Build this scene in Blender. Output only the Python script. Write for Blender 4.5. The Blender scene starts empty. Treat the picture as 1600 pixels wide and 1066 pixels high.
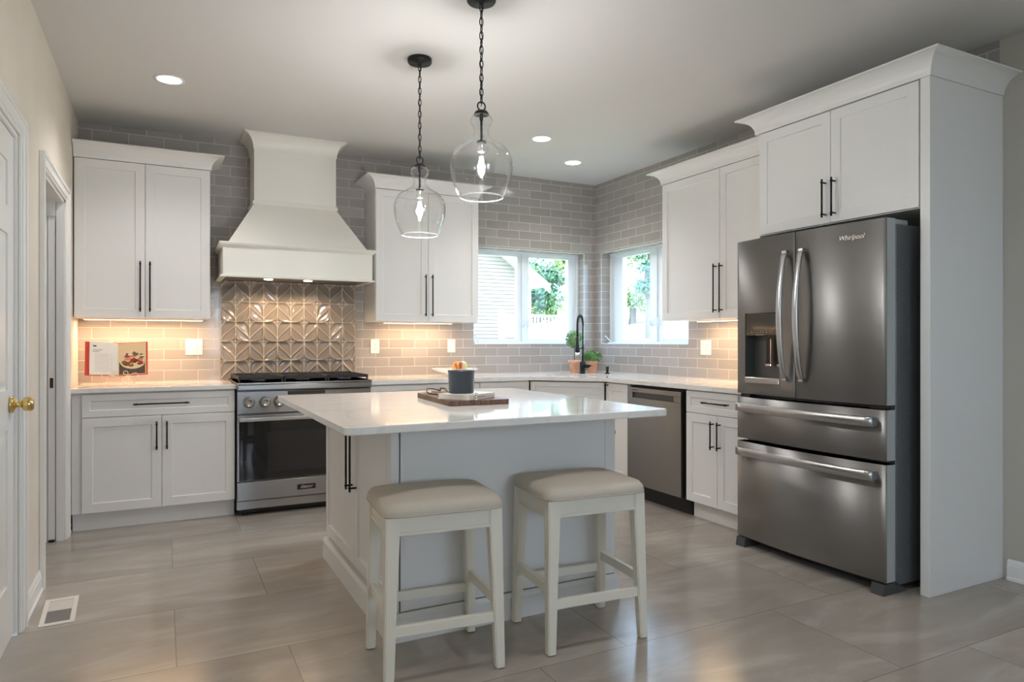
import bpy, bmesh, math, random
from mathutils import Vector, Matrix
from mathutils.geometry import tessellate_polygon
from mathutils.noise import noise as pnoise
PI = math.pi
R = math.radians
scene = bpy.context.scene
col = scene.collection
random.seed(7)

# ------------------------------------------------------------------ camera
cam_data = bpy.data.cameras.new('camera')
cam_data.lens = 24.0
cam_data.sensor_width = 36.0
cam_data.clip_start = 0.02
cam_data.clip_end = 300
cam = bpy.data.objects.new('camera', cam_data)
cam.location = (-3.834, -5.688, 1.2138)
cam.rotation_euler = (R(90), 0, R(-27.05))
col.objects.link(cam)
scene.camera = cam

# ------------------------------------------------------------------ view / cycles
scene.view_settings.view_transform = 'Standard'
scene.view_settings.look = 'None'
scene.view_settings.gamma = 1.0
scene.view_settings.use_curve_mapping = False
scene.view_settings.exposure = 0.72
cy = scene.cycles
cy.use_denoising = True
cy.max_bounces = 10
cy.diffuse_bounces = 5
cy.glossy_bounces = 5
cy.transmission_bounces = 8
cy.transparent_max_bounces = 16
cy.sample_clamp_indirect = 6.0
cy.caustics_reflective = False
cy.caustics_refractive = False

# ------------------------------------------------------------------ world (bright hazy daylight) and sun
world = bpy.data.worlds.new('world')
scene.world = world
world.use_nodes = True
wn = world.node_tree
bg = wn.nodes['Background']
bg.inputs['Color'].default_value = (0.56, 0.74, 1.0, 1)
bg.inputs['Strength'].default_value = 6.3

def add_light(name, kind, loc, energy, color=(1, 1, 1), rot=(0, 0, 0), parent=None, **kw):
    d = bpy.data.lights.new(name, kind)
    d.energy = energy
    d.color = color
    for k, v in kw.items():
        setattr(d, k, v)
    o = bpy.data.objects.new(name, d)
    o.location = loc
    o.rotation_euler = rot
    col.objects.link(o)
    if parent is not None:
        o.parent = parent
    return o

# sun stands high behind the house's camera side, lights the neighbour's siding and the trees
add_light('sun', 'SUN', (0, -20, 30), 1.6, (1.0, 0.96, 0.88), (R(38), 0, R(-14)), angle=R(1.0))
# daylight of the window in the rear wall (behind the camera)
add_light('rear_window_daylight', 'AREA', (-2.5, -8.40, 1.5), 14.0, (0.84, 0.92, 1.0), (R(90), 0, 0),
          shape='RECTANGLE', size=1.0, size_y=1.2)
# daylight of the side window of the breakfast area (behind the camera, left)
add_light('side_window_daylight', 'AREA', (-4.28, -6.9, 1.5), 5.0, (0.74, 0.92, 1.0), (R(90), 0, R(-90)),
          shape='RECTANGLE', size=0.8, size_y=1.1)

# ------------------------------------------------------------------ materials
def srgb(r, g, b):
    def f(c):
        c /= 255.0
        return c / 12.92 if c <= 0.04045 else ((c + 0.055) / 1.055) ** 2.4
    return (f(r), f(g), f(b), 1.0)

def mat(name, color, rough=0.5, metal=0.0, **kw):
    m = bpy.data.materials.new(name)
    m.use_nodes = True
    b = m.node_tree.nodes['Principled BSDF']
    b.inputs['Base Color'].default_value = color
    b.inputs['Roughness'].default_value = rough
    b.inputs['Metallic'].default_value = metal
    for k, v in kw.items():
        b.inputs[k.replace('_', ' ')].default_value = v
    return m

def nodes(m):
    nt = m.node_tree
    return nt, nt.nodes, nt.links, nt.nodes['Principled BSDF']

def add_noise_color(m, c1, c2, scale, detail=4, coord='Object', stretch=(1, 1, 1), lo=0.35, hi=0.65, bump=0.0, bscale=None):
    nt, N, L, b = nodes(m)
    tc = N.new('ShaderNodeTexCoord')
    mp = N.new('ShaderNodeMapping')
    mp.inputs['Scale'].default_value = stretch
    L.new(tc.outputs[coord], mp.inputs['Vector'])
    no = N.new('ShaderNodeTexNoise')
    no.inputs['Scale'].default_value = scale
    no.inputs['Detail'].default_value = detail
    L.new(mp.outputs['Vector'], no.inputs['Vector'])
    cr = N.new('ShaderNodeValToRGB')
    cr.color_ramp.elements[0].position = lo
    cr.color_ramp.elements[0].color = c1
    cr.color_ramp.elements[1].position = hi
    cr.color_ramp.elements[1].color = c2
    L.new(no.outputs['Fac'], cr.inputs['Fac'])
    L.new(cr.outputs['Color'], b.inputs['Base Color'])
    if bump:
        bp = N.new('ShaderNodeBump')
        bp.inputs['Strength'].default_value = bump
        bp.inputs['Distance'].default_value = 0.002
        L.new(no.outputs['Fac'], bp.inputs['Height'])
        L.new(bp.outputs['Normal'], b.inputs['Normal'])
    return m

def tile_material(name, axis, shift):
    """glazed 3 x 9 inch subway tile in running bond; axis: 0 = wall runs along x, 1 = wall runs along y"""
    m = mat(name, (0.3, 0.27, 0.24, 1), 0.12)
    nt, N, L, b = nodes(m)
    g = N.new('ShaderNodeNewGeometry')
    sp = N.new('ShaderNodeSeparateXYZ')
    L.new(g.outputs['Position'], sp.inputs[0])
    cb = N.new('ShaderNodeCombineXYZ')
    ax = N.new('ShaderNodeMath'); ax.operation = 'ADD'; ax.inputs[1].default_value = shift
    L.new(sp.outputs[axis], ax.inputs[0])
    az = N.new('ShaderNodeMath'); az.operation = 'ADD'; az.inputs[1].default_value = -0.918
    L.new(sp.outputs[2], az.inputs[0])
    L.new(ax.outputs[0], cb.inputs[0]); L.new(az.outputs[0], cb.inputs[1])
    br = N.new('ShaderNodeTexBrick')
    br.offset = 0.5
    br.inputs['Scale'].default_value = 1.0
    br.inputs['Color1'].default_value = srgb(170, 164, 160)
    br.inputs['Color2'].default_value = srgb(157, 151, 147)
    br.inputs['Mortar'].default_value = srgb(210, 205, 198)
    br.inputs['Mortar Size'].default_value = 0.0022
    br.inputs['Mortar Smooth'].default_value = 0.25
    br.inputs['Bias'].default_value = 0.0
    br.inputs['Brick Width'].default_value = 0.229
    br.inputs['Row Height'].default_value = 0.0784
    L.new(cb.outputs[0], br.inputs['Vector'])
    L.new(br.outputs['Color'], b.inputs['Base Color'])
    rr = N.new('ShaderNodeMapRange')
    rr.inputs['To Min'].default_value = 0.10
    rr.inputs['To Max'].default_value = 0.7
    L.new(br.outputs['Fac'], rr.inputs['Value'])
    L.new(rr.outputs[0], b.inputs['Roughness'])
    # slightly wavy hand-made glaze plus sunk grout
    no = N.new('ShaderNodeTexNoise'); no.inputs['Scale'].default_value = 14; no.inputs['Detail'].default_value = 1
    L.new(g.outputs['Position'], no.inputs['Vector'])
    mx = N.new('ShaderNodeMath'); mx.operation = 'MULTIPLY_ADD'
    mx.inputs[1].default_value = -1.0
    L.new(br.outputs['Fac'], mx.inputs[0]); L.new(no.outputs['Fac'], mx.inputs[2])
    bp = N.new('ShaderNodeBump'); bp.inputs['Strength'].default_value = 0.5; bp.inputs['Distance'].default_value = 0.0015
    L.new(mx.outputs[0], bp.inputs['Height']); L.new(bp.outputs['Normal'], b.inputs['Normal'])
    return m

def floor_material():
    m = mat('floor_tile', (0.3, 0.27, 0.24, 1), 0.25)
    nt, N, L, b = nodes(m)
    g = N.new('ShaderNodeNewGeometry')
    mp = N.new('ShaderNodeMapping')
    mp.inputs['Location'].default_value = (0.99 + 12.0, 4.093 + 0.6165 * 20, 0)
    L.new(g.outputs['Position'], mp.inputs['Vector'])
    br = N.new('ShaderNodeTexBrick')
    br.offset = 0.33333
    br.inputs['Scale'].default_value = 1.0
    br.inputs['Color1'].default_value = (0.0, 0.0, 0.0, 1)
    br.inputs['Color2'].default_value = (1, 1, 1, 1)
    br.inputs['Mortar'].default_value = (0.5, 0.5, 0.5, 1)
    br.inputs['Mortar Size'].default_value = 0.0018
    br.inputs['Mortar Smooth'].default_value = 0.1
    br.inputs['Brick Width'].default_value = 1.2
    br.inputs['Row Height'].default_value = 0.6165
    L.new(mp.outputs[0], br.inputs['Vector'])
    # stone clouding with long drifting veins
    m2 = N.new('ShaderNodeMapping'); m2.inputs['Scale'].default_value = (0.8, 2.6, 1); m2.inputs['Rotation'].default_value = (0, 0, R(14))
    L.new(g.outputs['Position'], m2.inputs['Vector'])
    off = N.new('ShaderNodeVectorMath'); off.operation = 'MULTIPLY_ADD'
    off.inputs[1].default_value = (7, 3, 0)
    L.new(br.outputs['Color'], off.inputs[0]); L.new(m2.outputs[0], off.inputs[2])
    n1 = N.new('ShaderNodeTexNoise'); n1.inputs['Scale'].default_value = 1.7; n1.inputs['Detail'].default_value = 8; n1.inputs['Roughness'].default_value = 0.62; n1.inputs['Distortion'].default_value = 0.6
    L.new(off.outputs[0], n1.inputs['Vector'])
    cr = N.new('ShaderNodeValToRGB')
    e = cr.color_ramp.elements
    e[0].position = 0.30; e[0].color = srgb(152, 143, 134)
    e[1].position = 0.72; e[1].color = srgb(184, 176, 166)
    k = e.new(0.52); k.color = srgb(164, 155, 146)
    L.new(n1.outputs['Fac'], cr.inputs['Fac'])
    mix = N.new('ShaderNodeMix'); mix.data_type = 'RGBA'
    L.new(br.outputs['Fac'], mix.inputs[0])
    L.new(cr.outputs['Color'], mix.inputs[6])
    mix.inputs[7].default_value = srgb(126, 116, 106)
    L.new(mix.outputs[2], b.inputs['Base Color'])
    rr = N.new('ShaderNodeMapRange'); rr.inputs['To Min'].default_value = 0.15; rr.inputs['To Max'].default_value = 0.27
    L.new(n1.outputs['Fac'], rr.inputs['Value']); L.new(rr.outputs[0], b.inputs['Roughness'])
    inv = N.new('ShaderNodeMath'); inv.operation = 'MULTIPLY_ADD'; inv.inputs[1].default_value = -1.0
    L.new(br.outputs['Fac'], inv.inputs[0]); L.new(n1.outputs['Fac'], inv.inputs[2])
    bp = N.new('ShaderNodeBump'); bp.inputs['Strength'].default_value = 0.35; bp.inputs['Distance'].default_value = 0.0015
    L.new(inv.outputs[0], bp.inputs['Height']); L.new(bp.outputs['Normal'], b.inputs['Normal'])
    return m

def quartz_material():
    m = mat('quartz', srgb(232, 230, 226), 0.07)
    nt, N, L, b = nodes(m)
    g = N.new('ShaderNodeNewGeometry')
    n1 = N.new('ShaderNodeTexNoise'); n1.inputs['Scale'].default_value = 1.6; n1.inputs['Detail'].default_value = 7; n1.inputs['Distortion'].default_value = 1.2
    L.new(g.outputs['Position'], n1.inputs['Vector'])
    cr = N.new('ShaderNodeValToRGB')
    e = cr.color_ramp.elements
    e[0].position = 0.47; e[0].color = srgb(236, 234, 230)
    e[1].position = 0.53; e[1].color = srgb(234, 232, 228)
    k = e.new(0.5); k.color = srgb(226, 224, 220)
    L.new(n1.outputs['Fac'], cr.inputs['Fac'])
    L.new(cr.outputs['Color'], b.inputs['Base Color'])
    return m

def brushed(name, color, rough, aniso, stretch):
    m = mat(name, color, rough, 1.0)
    nt, N, L, b = nodes(m)
    b.inputs['Anisotropic'].default_value = aniso
    tg = N.new('ShaderNodeCombineXYZ'); tg.inputs[2].default_value = 1.0
    L.new(tg.outputs[0], b.inputs['Tangent'])
    g = N.new('ShaderNodeNewGeometry')
    mp = N.new('ShaderNodeMapping'); mp.inputs['Scale'].default_value = stretch
    L.new(g.outputs['Position'], mp.inputs['Vector'])
    no = N.new('ShaderNodeTexNoise'); no.inputs['Scale'].default_value = 1; no.inputs['Detail'].default_value = 3
    L.new(mp.outputs[0], no.inputs['Vector'])
    rr = N.new('ShaderNodeMapRange'); rr.inputs['To Min'].default_value = rough - 0.02; rr.inputs['To Max'].default_value = rough + 0.02
    L.new(no.outputs['Fac'], rr.inputs['Value']); L.new(rr.outputs[0], b.inputs['Roughness'])
    return m

def thin_glass(name, tint=(1, 1, 1, 1), ior=1.45, rough=0.0, boost=1.0):
    m = bpy.data.materials.new(name)
    m.use_nodes = True
    nt = m.node_tree; N = nt.nodes; L = nt.links
    N.remove(N['Principled BSDF'])
    out = N['Material Output']
    tr = N.new('ShaderNodeBsdfTransparent'); tr.inputs[0].default_value = tint
    gl = N.new('ShaderNodeBsdfGlossy'); gl.inputs['Roughness'].default_value = rough
    lw = N.new('ShaderNodeLayerWeight'); lw.inputs['Blend'].default_value = 0.5
    pw = N.new('ShaderNodeMath'); pw.operation = 'POWER'; pw.inputs[1].default_value = 4.0
    L.new(lw.outputs['Facing'], pw.inputs[0])
    mu = N.new('ShaderNodeMath'); mu.operation = 'MULTIPLY_ADD'; mu.use_clamp = True
    mu.inputs[1].default_value = 0.8 * boost; mu.inputs[2].default_value = ((ior - 1) / (ior + 1)) ** 2 * boost
    L.new(pw.outputs[0], mu.inputs[0])
    mx = N.new('ShaderNodeMixShader')
    L.new(mu.outputs[0], mx.inputs[0]); L.new(tr.outputs[0], mx.inputs[1]); L.new(gl.outputs[0], mx.inputs[2])
    L.new(mx.outputs[0], out.inputs['Surface'])
    return m

def emit(name, color, strength):
    m = bpy.data.materials.new(name)
    m.use_nodes = True
    nt = m.node_tree; N = nt.nodes; L = nt.links
    N.remove(N['Principled BSDF'])
    e = N.new('ShaderNodeEmission'); e.inputs[0].default_value = color; e.inputs[1].default_value = strength
    L.new(e.outputs[0], N['Material Output'].inputs['Surface'])
    return m

M = {}
M['cab'] = mat('cabinet_paint', srgb(230, 229, 227), 0.36)
M['hoodp'] = mat('hood_paint', srgb(232, 230, 222), 0.40)
M['trim'] = mat('trim_paint', srgb(236, 235, 232), 0.30)
M['wall'] = add_noise_color(mat('wall_paint', srgb(205, 196, 182), 0.75), srgb(222, 214, 201), srgb(217, 209, 196), 3.0)
M['wallr'] = mat('grey_wall_paint', srgb(190, 184, 174), 0.75)
M['ceil'] = mat('ceiling_paint', srgb(211, 209, 207), 0.85)
M['tile_back'] = tile_material('glazed_tile_back', 0, 3.7155)
M['tile_right'] = tile_material('glazed_tile_right', 1, 0.09)
M['floor'] = floor_material()
M['quartz'] = quartz_material()
M['steel'] = brushed('stainless', (0.28, 0.272, 0.265, 1), 0.32, 0.9, (3, 3, 200))
M['fridge'] = brushed('fridge_steel', (0.30, 0.293, 0.29, 1), 0.36, 1.0, (3, 3, 200))
M['handle_steel'] = mat('handle_steel', (0.50, 0.50, 0.505, 1), 0.28, 1.0)
M['knob_steel'] = mat('knob_steel', (0.42, 0.41, 0.40, 1), 0.22, 1.0)
M['gasket'] = mat('door_edge_grey', (0.42, 0.45, 0.45, 1), 0.35, 0.2)
M['fridge_side'] = add_noise_color(mat('fridge_side', (0.13, 0.135, 0.14, 1), 0.35, 0.2), (0.12, 0.125, 0.13, 1), (0.15, 0.155, 0.16, 1), 90, bump=0.3)
M['foot_grey'] = mat('foot_grey', (0.055, 0.057, 0.06, 1), 0.45)
M['black'] = mat('black_metal', (0.012, 0.013, 0.013, 1), 0.38, 0.4)
M['blackp'] = mat('black_plastic', (0.012, 0.012, 0.013, 1), 0.5)
M['iron'] = mat('cast_iron', (0.016, 0.016, 0.017, 1), 0.55)
M['oven_glass'] = mat('oven_glass', (0.008, 0.008, 0.010, 1), 0.04)
M['dark'] = mat('gap_shade', (0.01, 0.01, 0.01, 1), 0.9)
M['display'] = mat('display_glass', (0.05, 0.045, 0.035, 1), 0.06)
M['chrome'] = mat('chrome', (0.8, 0.8, 0.8, 1), 0.12, 1.0)
M['brass'] = mat('polished_brass', (0.78, 0.56, 0.22, 1), 0.16, 1.0)
M['glass'] = thin_glass('clear_glass', (0.995, 0.997, 0.997, 1), 1.5, 0.0, 1.0)
M['pane'] = thin_glass('window_pane', (0.97, 0.99, 0.99, 1), 1.35, 0.0, 0.8)
M['vinyl'] = mat('window_vinyl', srgb(226, 232, 236), 0.35)
M['fabric'] = add_noise_color(mat('seat_fabric', srgb(186, 176, 160), 0.85), srgb(206, 196, 182), srgb(194, 184, 170), 420, 2, bump=0.3)
M['stool'] = mat('stool_paint', srgb(231, 226, 212), 0.40)
M['plate'] = mat('outlet_plate', srgb(246, 240, 232), 0.35)
M['led'] = emit('led_strip', (1.0, 0.74, 0.42, 1), 9.0)
M['can'] = emit('recessed_lens', (1.0, 0.93, 0.86, 1), 9.0)
M['hoodlamp'] = emit('hood_lamp', (1.0, 0.80, 0.55, 1), 12.0)
M['filament'] = emit('filament', (1.0, 0.95, 0.88, 1), 40.0)
M['terracotta'] = add_noise_color(mat('terracotta', srgb(206, 150, 118), 0.8), srgb(206, 146, 112), srgb(218, 172, 145), 18)
M['leaf'] = add_noise_color(mat('plant_leaf', srgb(84, 128, 66), 0.5), srgb(66, 112, 56), srgb(116, 158, 86), 30)
M['leaf_pale'] = add_noise_color(mat('topiary_leaf', srgb(120, 158, 96), 0.5), srgb(98, 142, 84), srgb(146, 182, 120), 30)
M['walnut'] = add_noise_color(mat('walnut', srgb(92, 66, 50), 0.45), srgb(74, 50, 38), srgb(116, 86, 66), 6, stretch=(14, 1.4, 4))
M['crock'] = mat('slate_blue_glaze', srgb(50, 60, 72), 0.35)
M['paper'] = mat('paper', srgb(238, 232, 222), 0.7)
M['cover_white'] = mat('book_cover', srgb(226, 222, 214), 0.4)
M['cover_red'] = mat('red_cover', srgb(206, 66, 38), 0.45)
M['ink'] = mat('ink', srgb(70, 66, 64), 0.7)
M['softink'] = mat('grey_ink', srgb(176, 172, 168), 0.7)
M['stand'] = mat('cream_iron', srgb(240, 226, 196), 0.45)
M['leather'] = mat('leather_cord', srgb(96, 66, 48), 0.7)
M['silver'] = mat('silver', (0.66, 0.66, 0.64, 1), 0.25, 1.0)
M['siding'] = mat('vinyl_siding', srgb(158, 148, 134), 0.6)
M['fascia'] = mat('fascia', srgb(232, 230, 224), 0.6)
M['tree'] = add_noise_color(mat('tree_leaf', srgb(110, 140, 70), 0.6), srgb(96, 130, 76), srgb(168, 182, 104), 0.7, lo=0.4, hi=0.62)
M['tree2'] = add_noise_color(mat('dark_tree_leaf', srgb(84, 120, 84), 0.6), srgb(76, 118, 92), srgb(120, 150, 104), 0.9, lo=0.4, hi=0.62)
M['bark'] = mat('bark', srgb(120, 106, 92), 0.9)
M['grass'] = add_noise_color(mat('grass', srgb(150, 170, 96), 0.9), srgb(128, 138, 96), srgb(146, 150, 112), 0.6)
M['vent_grey'] = mat('vent_damper', (0.16, 0.16, 0.17, 1), 0.5)
M['frame_white'] = mat('vent_paint', srgb(222, 218, 210), 0.4)

# ------------------------------------------------------------------ mesh helper
class MB:
    def __init__(s):
        s.bm = bmesh.new()
        s.mats = []
        s.mi = 0
    def use(s, m):
        if m not in s.mats:
            s.mats.append(m)
        s.mi = s.mats.index(m)
        return s
    def _mark(s, faces, smooth=False):
        for f in faces:
            f.material_index = s.mi
            f.smooth = smooth
    def face(s, pts, smooth=False):
        f = s.bm.faces.new([s.bm.verts.new(p) for p in pts])
        s._mark([f], smooth)
        return s
    def box(s, x0, x1, y0, y1, z0, z1, bev=0.0, seg=1):
        x0, x1 = min(x0, x1), max(x0, x1); y0, y1 = min(y0, y1), max(y0, y1); z0, z1 = min(z0, z1), max(z0, z1)
        vs = [s.bm.verts.new(p) for p in ((x0, y0, z0), (x1, y0, z0), (x1, y1, z0), (x0, y1, z0), (x0, y0, z1), (x1, y0, z1), (x1, y1, z1), (x0, y1, z1))]
        fs = [s.bm.faces.new([vs[i] for i in q]) for q in ((0, 3, 2, 1), (4, 5, 6, 7), (0, 1, 5, 4), (1, 2, 6, 5), (2, 3, 7, 6), (3, 0, 4, 7))]
        s._mark(fs)
        if bev > 0:
            es = list({e for f in fs for e in f.edges})
            r = bmesh.ops.bevel(s.bm, geom=es, offset=bev, segments=seg, affect='EDGES', profile=0.5)
            s._mark(r['faces'], seg > 1)
        return s
    def hexa(s, b4, t4):
        """box from 4 bottom and 4 top corners (counter-clockwise from above)"""
        vs = [s.bm.verts.new(p) for p in list(b4) + list(t4)]
        fs = [s.bm.faces.new([vs[i] for i in q]) for q in ((0, 3, 2, 1), (4, 5, 6, 7), (0, 1, 5, 4), (1, 2, 6, 5), (2, 3, 7, 6), (3, 0, 4, 7))]
        s._mark(fs)
        return s
    def loops(s, rings, closed=True, cap0=True, cap1=True, smooth=True):
        """loft between rings (lists of points of equal length)"""
        vr = [[s.bm.verts.new(p) for p in r] for r in rings]
        n = len(rings[0])
        fs = []
        for a, b in zip(vr, vr[1:]):
            for i in range(n if closed else n - 1):
                j = (i + 1) % n
                fs.append(s.bm.faces.new((a[i], a[j], b[j], b[i])))
        s._mark(fs, smooth)
        caps = []
        if cap0: caps.append(s.bm.faces.new(list(reversed(vr[0]))))
        if cap1: caps.append(s.bm.faces.new(vr[-1]))
        s._mark(caps, False)
        return s
    def lathe(s, prof, c=(0, 0, 0), n=32, cap0=True, cap1=True, smooth=True, axis='z'):
        rings = []
        for r, z in prof:
            ring = []
            for i in range(n):
                a = 2 * PI * i / n
                p = (r * math.cos(a), r * math.sin(a), z)
                if axis == 'y': p = (p[0], z, -p[1])
                if axis == 'x': p = (z, p[0], p[1])
                ring.append((c[0] + p[0], c[1] + p[1], c[2] + p[2]))
            rings.append(ring)
        return s.loops(rings, True, cap0, cap1, smooth)
    def tube(s, pts, r, n=8, closed=False, smooth=True):
        pts = [Vector(p) for p in pts]
        rr = r if isinstance(r, (list, tuple)) else [r] * len(pts)
        rings = []
        m = len(pts)
        prev = None
        for i, p in enumerate(pts):
            if closed:
                t = (pts[(i + 1) % m] - pts[i - 1]).normalized()
            else:
                t = (pts[min(i + 1, m - 1)] - pts[max(i - 1, 0)]).normalized()
            if prev is None:
                a = Vector((0, 0, 1)) if abs(t.z) < 0.9 else Vector((1, 0, 0))
                u = t.cross(a).normalized()
            else:
                u = (prev - t * prev.dot(t)).normalized()
            prev = u
            v = t.cross(u)
            rings.append([tuple(p + (u * math.cos(2 * PI * k / n) + v * math.sin(2 * PI * k / n)) * rr[i]) for k in range(n)])
        if closed:
            vr = [[s.bm.verts.new(q) for q in ring] for ring in rings]
            fs = []
            for i in range(m):
                a, b = vr[i], vr[(i + 1) % m]
                for k in range(n):
                    j = (k + 1) % n
                    fs.append(s.bm.faces.new((a[k], a[j], b[j], b[k])))
            s._mark(fs, smooth)
            return s
        return s.loops(rings, True, True, True, smooth)
    def prism(s, poly, z0, z1, holes=()):
        """vertical prism of a polygon in plan, with holes"""
        loops_ = [list(poly)] + [list(h) for h in holes]
        flat = [p for l in loops_ for p in l]
        tris = tessellate_polygon([[Vector((p[0], p[1], 0)) for p in l] for l in loops_])
        top = [s.bm.verts.new((p[0], p[1], z1)) for p in flat]
        bot = [s.bm.verts.new((p[0], p[1], z0)) for p in flat]
        fs = []
        for t in tris:
            fs.append(s.bm.faces.new([top[i] for i in t]))
            fs.append(s.bm.faces.new([bot[i] for i in reversed(t)]))
        k = 0
        for l in loops_:
            n = len(l)
            for i in range(n):
                a, b = k + i, k + (i + 1) % n
                fs.append(s.bm.faces.new((bot[a], bot[b], top[b], top[a])))
            k += n
        s._mark(fs)
        return s
    def sweep_profile(s, prof, path, smooth=False):
        """crown style moulding: prof = [(out, up)], path = [(point, outward)] mitred; profile is closed back to its ends"""
        rings = []
        for p, o in path:
            rings.append([(p[0] + o[0] * a, p[1] + o[1] * a, p[2] + b) for a, b in prof])
        return s.loops(rings, True, True, True, smooth)
    def panel(s, x0, x1, z0, z1, y, rail=0.057, t=0.019, rec=0.009):
        """shaker front in the local x-z plane; its back lies at y, the face looks to -y"""
        steps = [(0, 0), (0, -t + 0.0015), (0.0015, -t), (rail, -t), (rail + 0.002, -t + rec * 0.8), (rail + 0.005, -t + rec)]
        rings = []
        for ins, d in steps:
            rings.append([(x0 + ins, y + d, z0 + ins), (x1 - ins, y + d, z0 + ins), (x1 - ins, y + d, z1 - ins), (x0 + ins, y + d, z1 - ins)])
        return s.loops(rings, True, True, True, False)
    def ico(s, c, r, sub=2, scale=(1, 1, 1), smooth=True):
        g = bmesh.ops.create_icosphere(s.bm, subdivisions=sub, radius=r)
        for v in g['verts']:
            v.co = Vector((v.co.x * scale[0] + c[0], v.co.y * scale[1] + c[1], v.co.z * scale[2] + c[2]))
        s._mark({f for v in g['verts'] for f in v.link_faces}, smooth)
        return s
    def build(s, name, m=None, parent=None, fix=True):
        if fix:
            bmesh.ops.recalc_face_normals(s.bm, faces=s.bm.faces)
        me = bpy.data.meshes.new(name)
        s.bm.to_mesh(me)
        s.bm.free()
        if s.mats:
            for q in s.mats:
                me.materials.append(q)
        else:
            me.materials.append(m)
        o = bpy.data.objects.new(name, me)
        col.objects.link(o)
        if parent is not None:
            o.parent = parent
        return o

def tag(o, label=None, cat=None, group=None, kind=None):
    if label: o['label'] = label
    if cat: o['category'] = cat
    if group: o['group'] = group
    if kind: o['kind'] = kind
    return o

def thing(name, label, cat, loc=(0, 0, 0), rz=0.0, group=None):
    o = bpy.data.objects.new(name, None)
    o.location = loc
    o.rotation_euler = (0, 0, rz)
    o.empty_display_size = 0.1
    col.objects.link(o)
    return tag(o, label, cat, group)

def structure(name, loc=(0, 0, 0), rz=0.0):
    o = bpy.data.objects.new(name, None)
    o.location = loc
    o.rotation_euler = (0, 0, rz)
    col.objects.link(o)
    o['kind'] = 'structure'
    return o

def text_mesh(name, body, size, loc, rot, m, parent, extrude=0.0006, shear=0.0, space=1.0):
    cu = bpy.data.curves.new(name + '_curve', 'FONT')
    cu.body = body
    cu.size = size
    cu.extrude = extrude
    cu.shear = shear
    cu.space_character = space
    cu.align_x = 'CENTER'
    cu.align_y = 'CENTER'
    tmp = bpy.data.objects.new(name + '_tmp', cu)
    col.objects.link(tmp)
    dg = bpy.context.evaluated_depsgraph_get()
    me = bpy.data.meshes.new_from_object(tmp.evaluated_get(dg))
    bpy.data.objects.remove(tmp)
    bpy.data.curves.remove(cu)
    me.materials.clear()
    me.materials.append(m)
    o = bpy.data.objects.new(name, me)
    o.location = loc
    o.rotation_euler = rot
    col.objects.link(o)
    o.parent = parent
    return o

def bar_pull(parent, p, length, vertical=True, off=0.032, r=0.0052, name='handle'):
    """black bar pull; p = centre on the door face (local), stands off towards -y"""
    b = MB()
    h = length / 2
    if vertical:
        b.tube([(p[0], p[1] - off, p[2] - h), (p[0], p[1] - off, p[2] + h)], r, 10)
        for s_ in (-1, 1):
            z = p[2] + s_ * (h - 0.018)
            b.tube([(p[0], p[1] + 0.0005, z), (p[0], p[1] - off, z)], r * 0.9, 8)
            b.tube([(p[0], p[1] - off, z - 0.004), (p[0], p[1] - off, z + 0.004)], r * 1.45, 10)
    else:
        b.tube([(p[0] - h, p[1] - off, p[2]), (p[0] + h, p[1] - off, p[2])], r, 10)
        for s_ in (-1, 1):
            x = p[0] + s_ * (h - 0.018)
            b.tube([(x, p[1] + 0.0005, p[2]), (x, p[1] - off, p[2])], r * 0.9, 8)
            b.tube([(x - 0.004, p[1] - off, p[2]), (x + 0.004, p[1] - off, p[2])], r * 1.45, 10)
    return b.build(name, M['black'], parent)

# ------------------------------------------------------------------ room shell
H = 2.764
XL = -4.371
YR = -8.5
OUTW = 0.22       # wall thickness

b = MB(); b.box(XL - 0.9, OUTW, YR - 0.2, OUTW, -0.15, 0.0)
tag(b.build('floor', M['floor']), kind='structure')
b = MB(); b.box(XL - 0.9, OUTW, YR - 0.2, OUTW, H, H + 0.15)
tag(b.build('ceiling', M['ceil']), kind='structure')

# back wall with the window opening
WX0, WX1, WZ0, WZ1 = -1.322, -0.134, 1.185, 2.072
b = MB()
b.use(M['tile_back'])
b.box(XL, WX0, 0, OUTW, 0, H); b.box(WX1, 0, 0, OUTW, 0, H)
b.box(WX0, WX1, 0, OUTW, 0, WZ0); b.box(WX0, WX1, 0, OUTW, WZ1, H)
tag(b.build('wall_back'), kind='structure')
# right wall: tiled up to the tall fridge panel, painted beyond
VY0, VY1 = -1.36, -0.115
TE = -3.70
b = MB()
b.use(M['tile_right'])
b.box(0, OUTW, VY1, OUTW, 0, H); b.box(0, OUTW, TE, VY0, 0, H)
b.box(0, OUTW, VY0, VY1, 0, WZ0); b.box(0, OUTW, VY0, VY1, WZ1, H)
b.use(M['wallr'])
b.box(0, OUTW, YR, TE, 0, H)
tag(b.build('wall_right'), kind='structure')
# left wall with two door openings: near closet door (door_1) and pocket door (door_2)
D1a, D1b = -3.02, -2.235      # door_1 opening in y
D2a, D2b = -1.625, -0.735     # door_2 opening in y
DH = 2.07
SW0, SW1 = -7.3, -6.5         # side window behind the camera
b = MB()
b.use(M['wall'])
LW = XL - 0.13
for y0, y1, z0, z1 in ((D2b, 0, 0, H), (D2a, D2b, DH, H), (D1b, D2a, 0, H), (D1a, D1b, DH, H), (SW1, D1a, 0, H),
                       (SW0, SW1, 0, 0.75), (SW0, SW1, 2.25, H), (YR, SW0, 0, H)):
    b.box(LW, XL, y0, y1, z0, z1)
tag(b.build('wall_left'), kind='structure')
# rear wall with a wide patio opening
b = MB()
b.use(M['wall'])
for x0, x1, z0, z1 in ((XL, -3.0, 0, H), (-2.0, OUTW, 0, H), (-3.0, -2.0, 2.1, H), (-3.0, -2.0, 0, 0.9)):
    b.box(x0, x1, YR - 0.15, YR, z0, z1)
tag(b.build('wall_rear'), kind='structure')
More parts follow.
